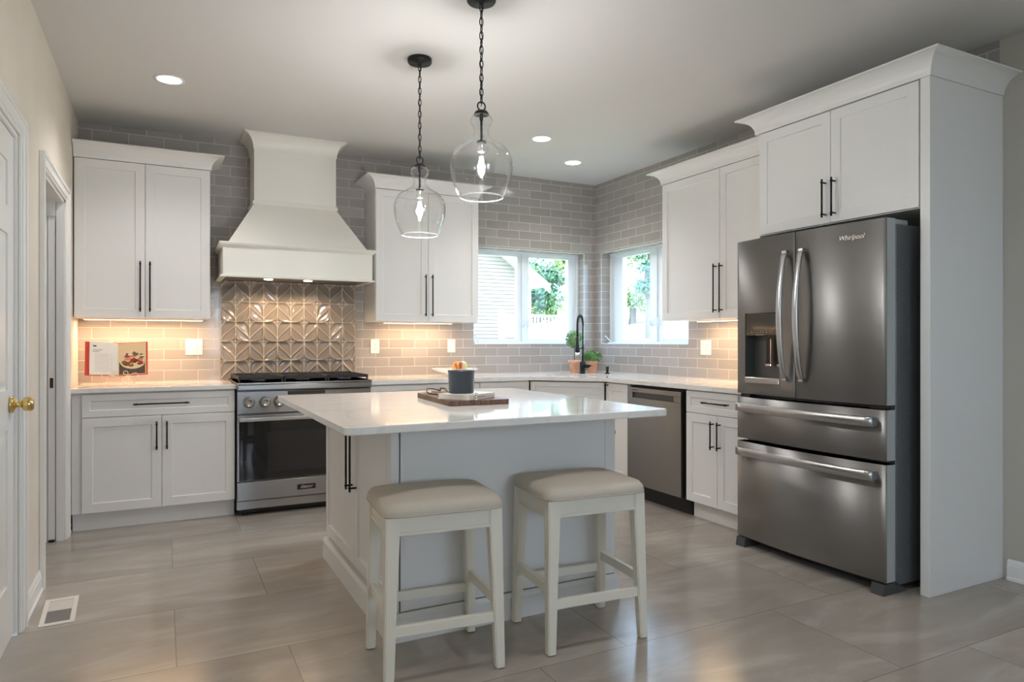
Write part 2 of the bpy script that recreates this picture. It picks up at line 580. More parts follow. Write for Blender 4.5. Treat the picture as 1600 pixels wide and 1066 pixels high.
# little room behind the pocket door
b = MB()
b.use(M['wall'])
b.box(LW - 0.75, LW - 0.70, -2.2, -0.2, 0, H); b.box(LW - 0.70, LW, -0.25, -0.2, 0, H); b.box(LW - 0.70, LW, -2.2, -2.15, 0, H)
tag(b.build('wall_closet'), kind='structure')

def patio(name, x0, x1, z0, z1, y, nleaf):
    e = structure(name, (0, y, 0))
    b = MB()
    b.box(x0, x1, -0.06, 0.04, z0, z0 + 0.05); b.box(x0, x1, -0.06, 0.04, z1 - 0.06, z1)
    for k in range(nleaf + 1):
        xx = x0 + (x1 - x0 - 0.08) * k / nleaf
        b.box(xx, xx + 0.08, -0.05, 0.03, z0 + 0.05, z1 - 0.06)
    b.build('window_frame', M['trim'], e)
    b = MB(); b.box(x0 + 0.05, x1 - 0.05, -0.015, -0.010, z0 + 0.04, z1 - 0.05)
    b.build('pane', M['pane'], e)
patio('window_3', -3.0, -2.0, 0.9, 2.1, YR - 0.08, 2)

e = structure('window_4', (LW + 0.06, 0, 0))
b = MB()
b.box(-0.03, 0.05, SW0, SW1, 0.75, 0.81); b.box(-0.03, 0.05, SW0, SW1, 2.19, 2.25)
for yy in (SW0, (SW0 + SW1) / 2 - 0.03, SW1 - 0.06):
    b.box(-0.03, 0.05, yy, yy + 0.06, 0.81, 2.19)
b.build('window_frame', M['trim'], e)
b = MB(); b.box(0, 0.005, SW0 + 0.04, SW1 - 0.04, 0.79, 2.21)
b.build('pane', M['pane'], e)

# kitchen windows: local x runs along the wall, +y outwards
def casement(name, loc, rz, w, glass, crank_x, lever_x):
    """frame fills the opening x 0..w, z WZ0..WZ1; glass = [(x0,x1), (x0,x1)]"""
    e = structure(name, loc, rz)
    z0, z1 = WZ0, WZ1
    Y0, Y1 = 0.095, 0.185
    b = MB()
    f = 0.022
    b.box(0, w, Y0, Y1, z0, z0 + f, 0.002); b.box(0, w, Y0, Y1, z1 - f, z1, 0.002)
    b.box(0, f, Y0, Y1, z0 + f, z1 - f, 0.002); b.box(w - f, w, Y0, Y1, z0 + f, z1 - f, 0.002)
    mid = (glass[0][1] + glass[1][0]) / 2
    b.box(mid - 0.022, mid + 0.022, Y0, Y1, z0 + f, z1 - f, 0.002)
    b.build('window_frame', M['vinyl'], e)
    # painted stool board and reveal lining
    for k, (g0, g1) in enumerate(glass):
        sx0 = f if k == 0 else mid + 0.022
        sx1 = mid - 0.022 if k == 0 else w - f
        sz0, sz1 = z0 + f, z1 - f
        gz0, gz1 = 1.237, 2.022
        b = MB()
        ys0, ys1 = 0.108, 0.165
        # four mitre-free members with a small stepped glazing bead
        b.box(sx0, g0, ys0, ys1, sz0, sz1, 0.002); b.box(g1, sx1, ys0, ys1, sz0, sz1, 0.002)
        b.box(g0, g1, ys0, ys1, sz0, gz0, 0.002); b.box(g0, g1, ys0, ys1, gz1, sz1, 0.002)
        s_ = b.build('sash', M['vinyl'], e)
        b = MB(); b.box(g0 - 0.004, g1 + 0.004, 0.134, 0.139, gz0 - 0.004, gz1 + 0.004)
        b.build('pane', M['pane'], s_)
    # crank operator
    b = MB()
    b.box(crank_x - 0.045, crank_x + 0.045, 0.055, 0.10, z0 + 0.0008, z0 + 0.018, 0.004, 2)
    b.tube([(crank_x, 0.07, z0 + 0.018), (crank_x - 0.008, 0.06, z0 + 0.034), (crank_x - 0.034, 0.045, z0 + 0.064), (crank_x - 0.050, 0.036, z0 + 0.078)], [0.008, 0.006, 0.005, 0.008], 8)
    b.build('crank', M['vinyl'], e)
    for lx in lever_x:
        b = MB(); b.box(lx - 0.008, lx + 0.008, 0.088, 0.0945, 1.34, 1.43, 0.003, 2)
        b.tube([(lx, 0.090, 1.36), (lx, 0.070, 1.355), (lx, 0.066, 1.41)], 0.005, 6)
        b.build('latch', M['vinyl'], e)
    return e

w1 = casement('window_1', (WX0, 0, 0), 0.0, WX1 - WX0, [(0.05, 0.505), (0.630, 1.075)], 0.03 + 0.05, (0.56, 0.61))
w2 = casement('window_2', (0, VY1, 0), R(-90), VY1 - VY0, [(0.195, 0.610), (0.800, 1.205)], 0.06, (0.665, 0.745))

# sloped sill tiles are part of the walls; a white stool strip stands in front of each frame
b = MB(); b.box(WX0, WX1, -0.004, 0.094, WZ0 - 0.0005, WZ0 + 0.006, 0.001)
tag(b.build('trim_1', M['vinyl']), kind='structure')
b = MB(); b.box(-0.004, 0.094, VY0, VY1, WZ0 - 0.0005, WZ0 + 0.006, 0.001)
tag(b.build('trim_2', M['vinyl']), kind='structure')
# metal edge strip around the two window openings
b = MB()
b.box(WX0, WX1, -0.003, 0.0, WZ1, WZ1 + 0.004); b.box(WX1, WX1 + 0.004, -0.003, 0.0, WZ0, WZ1 + 0.004)
tag(b.build('trim_3', M['vinyl']), kind='structure')
b = MB()
b.box(-0.003, 0.0, VY0, VY1, WZ1, WZ1 + 0.004); b.box(-0.003, 0.0, VY1, VY1 + 0.004, WZ0, WZ1 + 0.004)
tag(b.build('trim_4', M['vinyl']), kind='structure')

# left wall doors ---------------------------------------------------------
def casing(parent, a, c, top, wdt=0.072):
    """moulded casing round an opening y a..c on the left wall, looking to +x"""
    b = MB()
    # stepped profile drawn as three layered members per side
    for (i0, i1, t) in ((0.0, wdt - 0.002, 0.012), (0.012, wdt - 0.001, 0.018), (wdt - 0.018, wdt, 0.025)):
        x1 = XL + t
        b.box(XL + 0.0005, x1, a - i1, a - i0, 0, top + i1, 0.002)
        b.box(XL + 0.0005, x1, c + i0, c + i1, 0, top + i1, 0.002)
        b.box(XL + 0.0005, x1, a - i0, c + i0, top + i0, top + i1, 0.002)
    b.build('casing', M['trim'], parent)

e = structure('door_1')
casing(e, D1a, D1b, DH)
b = MB()
b.box(LW, XL + 0.0, D1b - 0.018, D1b - 0.0005, 0, DH - 0.0005); b.box(LW, XL + 0.0, D1a + 0.0005, D1a + 0.018, 0, DH - 0.0005); b.box(LW, XL, D1a + 0.018, D1b - 0.018, DH - 0.018, DH - 0.0005)
b.build('jamb', M['trim'], e)
# six panel slab
slab = MB()
fx = XL - 0.012
ya, yb = D1a + 0.021, D1b - 0.021
z0, z1 = 0.012, DH - 0.021
slab.box(fx - 0.035, fx - 0.007, ya, yb, z0, z1)
st = 0.115
cols_ = [(ya + st, (ya + yb) / 2 - 0.055), ((ya + yb) / 2 + 0.055, yb - st)]
rows_ = [(0.24, 0.86), (1.02, 1.64), (1.75, z1 - 0.12)]
def stile(y0, y1, q0, q1):
    slab.box(fx - 0.008, fx, y0, y1, q0, q1)
stile(ya, ya + st, z0, z1); stile(yb - st, yb, z0, z1); stile(cols_[0][1], cols_[1][0], z0, z1)
for c0, c1 in cols_:
    zz = [z0] + [v for r in rows_ for v in r] + [z1]
    for i in range(0, len(zz), 2):
        stile(c0, c1, zz[i], zz[i + 1])
    for r0, r1 in rows_:
        rings = []
        for ins, d in ((0.0, -0.0072), (0.016, -0.0072), (0.040, -0.001), (0.044, -0.001)):
            rings.append([(fx + d, c0 + ins, r0 + ins), (fx + d, c1 - ins, r0 + ins), (fx + d, c1 - ins, r1 - ins), (fx + d, c0 + ins, r1 - ins)])
        slab.loops(rings, True, False, True, False)
slab_o = slab.build('door_slab', M['trim'], e)
b = MB()
ky, kz = -2.325, 0.958
b.lathe([(0.0, 0.0002), (0.034, 0.0002), (0.036, 0.004), (0.033, 0.011), (0.022, 0.016), (0.014, 0.021), (0.013, 0.036), (0.018, 0.041), (0.027, 0.047), (0.029, 0.055), (0.028, 0.072), (0.024, 0.0775), (0.0, 0.079)], (fx, ky, kz), 28, False, False, True, 'x')
b.build('knob', M['brass'], slab_o)

e = structure('door_2')
casing(e, D2a, D2b, DH)
b = MB()
b.box(LW, XL, D2a + 0.0005, D2a + 0.018, 0, DH - 0.0005)
b.box(LW, XL, D2a + 0.018, D2b - 0.018, DH - 0.018, DH - 0.0005)
# split far jamb: the slab slides out between its two halves
b.box(XL - 0.042, XL, D2b - 0.018, D2b - 0.0005, 0, DH - 0.018, 0.001)
b.box(LW, XL - 0.088, D2b - 0.018, D2b - 0.0005, 0, DH - 0.018, 0.001)
b.box(LW, XL - 0.0445, D2b - 0.024, D2b - 0.018, DH - 0.10, DH - 0.018)
b.build('jamb', M['trim'], e)
b = MB(); b.box(XL - 0.0835, XL - 0.0465, D2b - 0.012, D2b - 0.0002, 0.012, DH - 0.03, 0.001)
slab_o = b.build('door_slab', M['trim'], e)
b = MB(); b.box(XL - 0.074, XL - 0.056, D2b - 0.0145, D2b - 0.0121, 0.93, 0.99)
b.build('latch', mat('bronze', (0.10, 0.06, 0.025, 1), 0.35, 0.8), slab_o)
b = MB(); b.box(XL - 0.080, XL - 0.050, D2b - 0.03, D2b - 0.0123, 0.0005, 0.011)
b.build('floor_guide', M['black'], slab_o)

def baseboard(name, p0, p1, n):
    """profiled baseboard from p0 to p1 (x,y), n = outward normal"""
    prof = [(0.0005, 0.0), (0.019, 0.0), (0.019, 0.012), (0.013, 0.018), (0.013, 0.075), (0.010, 0.080), (0.010, 0.090), (0.004, 0.105), (0.0005, 0.105)]
    b = MB()
    b.sweep_profile(prof, [((p0[0], p0[1], 0.0), n), ((p1[0], p1[1], 0.0), n)])
    return tag(b.build(name, M['trim']), kind='structure')
baseboard('baseboard_left', (XL, D1b + 0.074), (XL, D2a - 0.074), (1, 0))
baseboard('baseboard_left_near', (XL, YR), (XL, D1a - 0.074), (1, 0))
baseboard('baseboard_left_far', (XL, D2b + 0.074), (XL, -0.56), (1, 0))
baseboard('baseboard_right', (0, -3.74), (0, YR), (-1, 0))

# ------------------------------------------------------------------ tall helper: cove crown
def crown_profile(h, f):
    pts = [(0.0, 0.0), (0.006, 0.0)]
    n = 8
    for i in range(n + 1):
        a = PI / 2 * i / n
        pts.append((0.006 + (f - 0.006) * (1 - math.cos(a)), 0.004 + (h - 0.012) * math.sin(a)))
    pts += [(f, h), (0.0, h)]
    return pts

def add_crown(parent, x0, x1, yf, yb, z, h=0.095, f=0.088, left=True, right=True, name='crown'):
    """crown round front and returns; front edge at y=yf (towards -y), back at yb"""
    path = []
    if left: path.append(((x0, yb, z), (-1, 0)))
    path.append(((x0, yf, z), (-1 if left else 0, -1)))
    path.append(((x1, yf, z), (1 if right else 0, -1)))
    if right: path.append(((x1, yb, z), (1, 0)))
    b = MB()
    b.sweep_profile(crown_profile(h, f), path)
    # lid so the top is closed
    b.box(x0 + 0.001, x1 - 0.001, yf + 0.001, yb, z + 0.002, z + h - 0.004)
    return b.build(name, M['cab'], parent)

def upper_cabinet(label, loc, rz, w, splits, z0, z1, depth, hlen, hz, left=True, right=True, filler=0.0, ledge=None):
    """local x 0..w, y 0 = wall side face ... box front at y = -(depth)"""
    t = thing('upper_cabinet', label, 'cabinet', loc, rz)
    yf = -depth + 0.019
    b = MB()
    b.box(0.0005, w - 0.0005, yf, -0.0005, z0, z1, 0.001)
    b.build('cabinet_body', M['cab'], t)
    n = len(splits) - 1
    for k in range(n):
        g = 0.0015
        a0, a1 = splits[k] + g, splits[k + 1] - g
        b = MB(); b.panel(a0, a1, z0 + 0.002, z1 - 0.003, yf - 0.0005)
        d = b.build('door', M['cab'], t)
        hx = (a1 - 0.028) if k == 0 else (a0 + 0.028)
        bar_pull(d, (hx, yf - 0.0195, hz), hlen)
    add_crown(t, 0.0, w, yf - 0.019, -0.0005, z1, left=left, right=right)
    return t

UB = 1.372
t = upper_cabinet('white two-door upper cabinet in the left corner beside the doorway', (XL + 0.004, 0, 0), 0, 0.834, [0.004, 0.421, 0.832], UB, 2.44, 0.33, 0.347, 1.589, left=False)
t = upper_cabinet('white two-door upper cabinet between range hood and window', (-2.323, 0, 0), 0, 0.904, [0.002, 0.445, 0.902], UB, 2.44, 0.33, 0.347, 1.589)
t = upper_cabinet('white two-door upper cabinet between corner window and refrigerator', (0, -1.428, 0), R(-90), 1.228, [0.002, 0.626, 1.226], UB, 2.443, 0.33, 0.347, 1.589, right=False)

# under-cabinet light bars
def light_bar(label, loc, rz, length, power):
    t = thing('light_bar', label, 'light', loc, rz, 'warm light bars under the upper cabinets')
    b = MB(); b.box(-length / 2, length / 2, -0.012, 0.012, -0.010, -0.0005, 0.001)
    b.build('housing', M['plate'], t)
    b = MB(); b.box(-length / 2 + 0.01, length / 2 - 0.01, -0.008, 0.008, -0.0115, -0.0102)
    b.build('diffuser', M['led'], t)
    add_light('light_bar_lamp', 'AREA', (0, 0, -0.014), power, (1.0, 0.66, 0.38), (0, 0, 0), t, shape='RECTANGLE', size=length - 0.03, size_y=0.02)
    return t
light_bar('thin warm light bar under the left corner upper cabinet', (-3.95, -0.15, UB), 0, 0.76, 3.2)
light_bar('thin warm light bar under the upper cabinet right of the hood', (-1.90, -0.15, UB), 0, 0.62, 2.4)
light_bar('thin warm light bar under the upper cabinet beside the refrigerator', (-0.15, -2.08, UB), R(-90), 0.90, 3.4)

# ------------------------------------------------------------------ cabinet over the refrigerator with its tall end panel
t = thing('refrigerator_cabinet', 'tall white cabinet surround with two doors above the refrigerator', 'cabinet', (0, -2.657, 0), R(-90))
FW = 1.011; FZ0, FZ1 = 1.853, 2.469
b = MB(); b.box(0.0005, FW, -0.591, -0.0005, FZ0, FZ1, 0.001)
b.build('cabinet_body', M['cab'], t)
for k, (a0, a1) in enumerate(((0.022, 0.516), (0.519, 1.003))):
    b = MB(); b.panel(a0, a1, FZ0 + 0.004, FZ1 - 0.004, -0.5915)
    d = b.build('door', M['cab'], t)
    bar_pull(d, ((a1 - 0.028) if k == 0 else (a0 + 0.028), -0.6105, 1.990), 0.208)
b = MB(); b.box(FW + 0.0005, FW + 0.048, -0.612, -0.0005, 0.0, FZ1, 0.0015)
b.build('end_panel', M['cab'], t)
b = MB(); b.box(0.0005, 0.0072, -0.591, -0.0005, 0.915, FZ0)
b.build('side_panel', M['cab'], t)
add_crown(t, 0.0, FW + 0.048, -0.612, -0.0005, FZ1, h=0.098, f=0.090)

# ------------------------------------------------------------------ base cabinets
def base_cabinet(label, loc, rz, w, doors, drawers, depth=0.625, x0=0.0, hl=0.185, dh=0.33, hz=0.595, toe=True, dw=None):
    """local x 0..w; front plane of doors at y=-depth; doors = list of (x0,x1,side) ; drawers = list of (x0,x1,handle?)"""
    t = thing('base_cabinet', label, 'cabinet', loc, rz)
    yf = -depth + 0.019
    b = MB(); b.box(0.0005, w - 0.0005, yf, -0.004, 0.118, 0.8835, 0.001)
    b.build('cabinet_body', M['cab'], t)
    if toe:
        b = MB(); b.box(0.001, w - 0.001, -0.552, -0.02, 0.0, 0.117)
        b.build('toe_kick', M['cab'], t)
    top = 0.874
    for a0, a1, h in drawers:
        b = MB(); b.panel(a0 + 0.0015, a1 - 0.0015, 0.728, top, yf - 0.0005, rail=0.042 if h != 'sink' else 0.04)
        d = b.build('drawer' if h != 'sink' else 'false_drawer_front', M['cab'], t)
        if h is True:
            bar_pull(d, ((a0 + a1) / 2, yf - 0.0195, 0.804), dh, False)
    dz1 = 0.724 if drawers else top
    for a0, a1, side in doors:
        b = MB(); b.panel(a0 + 0.0015, a1 - 0.0015, 0.122, dz1, yf - 0.0005)
        d = b.build('door', M['cab'], t)
        if side:
            hx = a1 - 0.030 if side == 'r' else a0 + 0.030
            bar_pull(d, (hx, yf - 0.0195, hz + (0.0 if drawers else 0.13)), hl)
    return t

base_cabinet('white base cabinet with one wide drawer left of the range', (XL + 0.021, 0, 0), 0, 0.958, [(0.056, 0.507, 'r'), (0.507, 0.956, 'l')], [(0.056, 0.956, True)])
base_cabinet('white base cabinet with drawer right of the range, mostly hidden by the island', (-2.449, 0, 0), 0, 0.906, [(0.003, 0.453, 'r'), (0.453, 0.903, 'l')], [(0.003, 0.903, True)])
base_cabinet('narrow white base cabinet left of the corner sink cabinet', (-1.541, 0, 0), 0, 0.458, [(0.003, 0.455, 'r')], [(0.003, 0.455, True)], dh=0.2)
# diagonal sink cabinet
CD = 1.081
t = thing('sink_cabinet', 'white diagonal corner sink cabinet with a false drawer front', 'cabinet', (-CD, -0.625, 0), R(-45))
L45 = (CD - 0.625) * math.sqrt(2)
b = MB()
# body in local coordinates: trapezoid back to the corner
def loc45(x, y):
    dx, dy = x + CD, y + 0.625
    c, s_ = math.cos(R(45)), math.sin(R(45))
    return (dx * c - dy * s_, dx * s_ + dy * c)
off = 0.019
c2 = math.cos(R(45)) * off
poly = [loc45(-CD + 0.001, -0.004), loc45(-CD + 0.001, -0.625 + 0.028), loc45(-0.625 + 0.028, -CD + 0.001), loc45(-0.004, -CD + 0.001), loc45(-0.004, -0.004)]
b.prism(poly, 0.118, 0.66)
b.build('cabinet_body', M['cab'], t)
poly = [loc45(-CD + 0.003, -0.05), loc45(-CD + 0.003, -0.552), loc45(-0.552, -CD + 0.003), loc45(-0.05, -CD + 0.003), loc45(-0.05, -0.05)]
b = MB(); b.prism(poly, 0.0, 0.117); b.build('toe_kick', M['cab'], t)
b = MB(); b.panel(0.006, L45 - 0.006, 0.728, 0.874, 0.019, rail=0.04); b.build('false_drawer_front', M['cab'], t)
for k, (a0, a1) in enumerate(((0.006, L45 / 2 - 0.0015), (L45 / 2 + 0.0015, L45 - 0.006))):
    b = MB(); b.panel(a0, a1, 0.122, 0.724, 0.019); d = b.build('door', M['cab'], t)
    bar_pull(d, ((a1 - 0.03) if k == 0 else (a0 + 0.03), 0.0, 0.6), 0.185)
base_cabinet('slim white base cabinet between corner sink and dishwasher', (0, -1.083, 0), R(-90), 0.296, [(0.003, 0.293, 'l')], [], hl=0.30)
base_cabinet('white base cabinet with drawer and two doors beside the refrigerator', (0, -2.040, 0), R(-90), 0.596, [(0.003, 0.298, 'r'), (0.298, 0.593, 'l')], [(0.003, 0.593, True)], dh=0.235)

# ------------------------------------------------------------------ countertops
CT0, CT1 = 0.884, 0.914
b = MB(); b.box(XL + 0.0205, -3.3875, -0.648, -0.001, CT0, CT1, 0.003, 2)
tag(b.build('countertop', M['quartz']), 'white quartz countertop piece left of the range', 'countertop')
ce = 1.10
def rrect(cx, cy_, hx, hy, r, rot, n=5):
    pts = []
    for qx, qy, a0 in ((1, 1, 0), (-1, 1, 90), (-1, -1, 180), (1, -1, 270)):
        for i in range(n + 1):
            a = R(a0 + 90 * i / n)
            x = qx * (hx - r) + r * math.cos(a); y = qy * (hy - r) + r * math.sin(a)
            pts.append((cx + x * math.cos(rot) - y * math.sin(rot), cy_ + x * math.sin(rot) + y * math.cos(rot)))
    return pts
SKX, SKY = -0.565, -0.565
hole = rrect(SKX, SKY, 0.27, 0.17, 0.03, R(-45))
b = MB()
b.prism([(-2.4525, -0.001), (-2.4525, -0.648), (-ce, -0.648), (-0.648, -ce), (-0.648, -2.6375), (-0.001, -2.6375), (-0.001, -0.001)], CT0, CT1, [list(reversed(hole))])
tag(b.build('countertop', M['quartz']), 'white quartz countertop wrapping the corner sink up to the refrigerator', 'countertop')
# undermount sink
t = thing('sink', 'steel undermount sink in the diagonal corner of the countertop', 'sink', (SKX, SKY, CT0), R(-45))
b = MB()
rings = []
for hx, hy, z, r in ((0.285, 0.185, -0.0005, 0.03), (0.272, 0.172, -0.0005, 0.03), (0.268, 0.168, -0.02, 0.03), (0.262, 0.162, -0.19, 0.03), (0.24, 0.14, -0.205, 0.03)):
    rings.append([(p[0], p[1], z) for p in rrect(0, 0, hx, hy, r, 0)])
b.loops(rings, True, False, True)
b.build('basin', M['steel'], t)
b = MB(); b.lathe([(0.0, -0.2035), (0.045, -0.2035), (0.045, -0.2015), (0.03, -0.2005), (0.0, -0.2005)], (0, 0, 0), 20, False, False)
b.build('drain', M['chrome'], t)

# ------------------------------------------------------------------ island
IX0, IX1, IY0, IY1 = -3.275, -1.848, -3.325, -1.76
BX0, BX1, BY0, BY1 = -3.020, -1.925, -3.020, -1.785
t = thing('kitchen_island', 'white kitchen island base with side doors and flat front panel behind the stools', 'kitchen island', (0, 0, 0))
b = MB(); b.box(BX0 + 0.02, BX1, BY0 + 0.02, BY1, 0.11, CT0 - 0.0005)
b.build('cabinet_body', M['cab'], t)
# front skin, standing slightly proud with a shadow gap next to the corner stile
b = MB(); b.box(BX0 + 0.040, BX1, BY0, BY0 + 0.0195, 0.115, CT0 - 0.001, 0.001)
b.box(BX0 + 0.040, BX0 + 0.052, BY0 - 0.004, BY0, 0.115, CT0 - 0.001, 0.001)
b.box(BX1 - 0.055, BX1, BY0 - 0.004, BY0, 0.115, CT0 - 0.001, 0.001)
b.build('front_panel', M['cab'], t)
b = MB(); b.box(BX0 + 0.0, BX0 + 0.034, BY0 - 0.004, BY0 + 0.060, 0.0, CT0 - 0.001, 0.001)
b.build('corner_post', M['cab'], t)
b = MB(); b.box(BX0 + 0.0342, BX0 + 0.0398, BY0 + 0.012, BY0 + 0.0198, 0.11, CT0 - 0.001)  # near-black strip puts the shade inside the gap into the colour
b.build('gap_shade_strip', M['dark'], t)
# left side doors (two, facing -x), mesh drawn in a rotated helper frame
side = bpy.data.objects.new('side_cabinet', None); col.objects.link(side); side.parent = t
side.location = (BX0 + 0.0195, BY1, 0); side.rotation_euler = (0, 0, R(-90))
W = BY1 - BY0 - 0.062
for k, (a0, a1) in enumerate(((0.012, 0.649), (0.652, W - 0.002))):
    b = MB(); b.panel(a0, a1, 0.135, 0.878, -0.0005)
    d = b.build('door', M['cab'], side)
    d.parent = t
    d.location = side.location; d.rotation_euler = side.rotation_euler
    bar_pull(d, ((a1 - 0.036) if k == 0 else (a0 + 0.036), -0.0195, 0.675), 0.35)
bpy.data.objects.remove(side)
# base moulding on three visible sides
prof = [(0.0, 0.0), (0.016, 0.0), (0.016, 0.095), (0.006, 0.113), (0.0, 0.113)]
b = MB()
b.sweep_profile(prof, [((BX0, BY1, 0.0), (-1, 0)), ((BX0, BY0 - 0.004, 0.0), (-1, -1)), ((BX1, BY0 - 0.004, 0.0), (1, -1)), ((BX1, BY1, 0.0), (1, 0))])
b.box(BX0 + 0.001, BX1 - 0.001, BY0 - 0.003, BY1, 0.0, 0.109)
b.build('base_moulding', M['cab'], t)
# island top
b = MB()
poly = []
for (cx, cy_, a0) in ((IX1 - 0.012, IY1 - 0.012, 0), (IX0 + 0.012, IY1 - 0.012, 90), (IX0 + 0.028, IY0 + 0.028, 180), (IX1 - 0.028, IY0 + 0.028, 270)):
    r = 0.028 if cy_ < -2.5 else 0.012
    for i in range(7):
        a = R(a0 + 15 * i)
        poly.append((cx + r * math.cos(a), cy_ + r * math.sin(a)))
rings = []
for ins, z in ((0.003, CT0), (0.0, CT0 + 0.003), (0.0, CT1 - 0.003), (0.003, CT1)):
    c0 = Vector(((IX0 + IX1) / 2, (IY0 + IY1) / 2))
    rr = []
    for p in poly:
        v = Vector(p) - c0
        rr.append((c0.x + v.x - math.copysign(ins, v.x), c0.y + v.y - math.copysign(ins, v.y), z))
    rings.append(rr)
b.loops(rings, True, True, True, False)
tag(b.build('island_countertop', M['quartz']), 'large white quartz slab overhanging the island, under the pendants', 'countertop')
# appliance front on the right side of the island (only its edge shows)
t = thing('microwave_drawer', 'dark microwave drawer built into the right side of the island', 'microwave', (BX1 + 0.0008, 0, 0))
b = MB(); b.box(0, 0.030, -2.97, -2.37, 0.376, 0.875, 0.002)
b.build('door', M['oven_glass'], t)
b = MB(); b.box(0.0302, 0.048, -2.965, -2.375, 0.762, 0.780, 0.002)
b.build('handle', M['handle_steel'], t)

# ------------------------------------------------------------------ decorative embossed tile panel behind the range
DX0, DX1 = -3.441, -2.411
NC = 10; cw = (DX1 - DX0) / NC; ch = 0.1535
ZB = 0.9145; ZT = 1.74
def cell_h(a, c):
    """height and ridge amount of one leaf cell, leaf from corner (0,0) to corner (1,1)"""
    def corner(p, q):               # p, q measured away from the cut corner
        if p < 0.5 and q < 0.42:
            return math.hypot((0.5 - p) / 0.5, (0.42 - q) / 0.42) - 1
        return -1.0
    e1, e2 = corner(1 - a, c), corner(a, 1 - c)
    cut = max(e1, e2)
    t = min(1, max(0, (c - 0.04) / 0.90))
    rib = t * t * (3 - 2 * t)
    slope = 6 * t * (1 - t) / 0.90
    mid = (a - rib) / math.sqrt(1 + (slope * 0.67) ** 2)
    edge = min(a, 1 - a, c * 1.5, (1 - c) * 1.5)
    dist = min(abs(cut) * 0.42, edge)
    if cut < 0 and 0.03 < c < 0.95: dist = min(dist, abs(mid))
    r = max(0.0, 1 - dist / 0.055)
    h = 0.009 * math.exp(-(dist / 0.07) ** 1.4)
    if cut < 0:
        h += 0.004 + 0.011 * mid
    return h, r
bm = bmesh.new()
vcol = []
RES = 24
nx = NC * RES
zs0 = 0.605 - ch * 0
# row lines measured at z = 1.061, 1.211, 1.364, 1.517, 1.682
rowz = [0.9080, 1.0610, 1.2125, 1.3650, 1.5180, 1.6720, 1.8250]
zlist = []
for r_ in range(6):
    for k in range(RES + 4):
        z = rowz[r_] + (rowz[r_ + 1] - rowz[r_]) * k / (RES + 4)
        if ZB <= z <= ZT: zlist.append((z, r_, k / (RES + 4)))
zlist = zlist
grid = []
for z, r_, fz in zlist:
    row = []
    for i in range(nx + 1):
        ci = min(i // RES, NC - 1)
        fa = (i - ci * RES) / RES
        a, c = fa, fz
        if (ci + r_) % 2 == 1: a = 1 - a
        h, rd = cell_h(a, c)
        v = bm.verts.new((DX0 + cw * i / RES, -0.006 - h * 1.0, z))
        row.append(v); vcol.append(rd)
    grid.append(row)
for j in range(len(grid) - 1):
    for i in range(nx):
        f = bm.faces.new((grid[j][i], grid[j][i + 1], grid[j + 1][i + 1], grid[j + 1][i]))
        f.smooth = True
me = bpy.data.meshes.new('embossed_tiles')
bm.to_mesh(me); bm.free()
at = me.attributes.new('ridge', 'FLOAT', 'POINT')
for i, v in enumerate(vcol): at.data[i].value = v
tm = mat('embossed_glaze', srgb(150, 138, 126), 0.10)
nt, N, L, bs = nodes(tm)
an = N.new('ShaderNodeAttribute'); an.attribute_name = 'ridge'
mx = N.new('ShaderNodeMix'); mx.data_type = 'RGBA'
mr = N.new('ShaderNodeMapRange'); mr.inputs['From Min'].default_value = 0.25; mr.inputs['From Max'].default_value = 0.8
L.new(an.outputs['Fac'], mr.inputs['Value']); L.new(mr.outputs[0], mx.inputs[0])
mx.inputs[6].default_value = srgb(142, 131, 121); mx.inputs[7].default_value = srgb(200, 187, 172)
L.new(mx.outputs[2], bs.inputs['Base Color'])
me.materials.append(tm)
o = bpy.data.objects.new('embossed_tile_panel', me)
col.objects.link(o)
tag(o, 'taupe embossed leaf-pattern tile panel on the wall behind the range', 'tile panel')
t = o
bgl = mat('border_glaze', srgb(172, 160, 146), 0.12)
for x in (DX0 - 0.0125, DX1 + 0.0005):
    b = MB(); b.box(x, x + 0.012, -0.010, -0.0005, ZB, ZT, 0.002)
    b.build('border_tile', bgl, t)

# ------------------------------------------------------------------ range hood
t = thing('range_hood', 'white tapered wooden range hood reaching the ceiling above the range', 'range hood', (-2.929, 0, 0))
HWd = 0.533          # half width of the apron
yF = -0.50
z0, z1 = 1.668, 1.912
b = MB()
# apron as a hollow box: front, sides, top shelf
b.box(-HWd, HWd, yF, yF + 0.02, z0, z1, 0.001); b.box(-HWd, -HWd + 0.02, yF + 0.02, -0.0005, z0, z1, 0.001); b.box(HWd - 0.02, HWd, yF + 0.02, -0.0005, z0, z1, 0.001)
b.build('apron', M['hoodp'], t)
b = MB()
pr = [(0.0, 0.0), (0.006, 0.0), (0.022, 0.018), (0.026, 0.030), (0.022, 0.036), (0.0, 0.036)]
b.sweep_profile(pr, [((-HWd, -0.0005, z1 - 0.034), (-1, 0)), ((-HWd, yF, z1 - 0.034), (-1, -1)), ((HWd, yF, z1 - 0.034), (1, -1)), ((HWd, -0.0005, z1 - 0.034), (1, 0))])
pr = [(0.0, 0.0), (0.018, 0.0), (0.018, 0.010), (0.0, 0.016)]
b.sweep_profile(pr, [((-HWd, -0.0005, z0), (-1, 0)), ((-HWd, yF, z0), (-1, -1)), ((HWd, yF, z0), (1, -1)), ((HWd, -0.0005, z0), (1, 0))])
b.build('moulding', M['hoodp'], t)
CH = 0.302; yC = -0.285; zc = 2.240
b = MB()
b.hexa([(-HWd + 0.035, yF + 0.02, z1 + 0.002), (HWd - 0.035, yF + 0.02, z1 + 0.002), (HWd - 0.035, -0.0005, z1 + 0.002), (-HWd + 0.035, -0.0005, z1 + 0.002)],
       [(-CH, yC, zc), (CH, yC, zc), (CH, -0.0005, zc), (-CH, -0.0005, zc)])
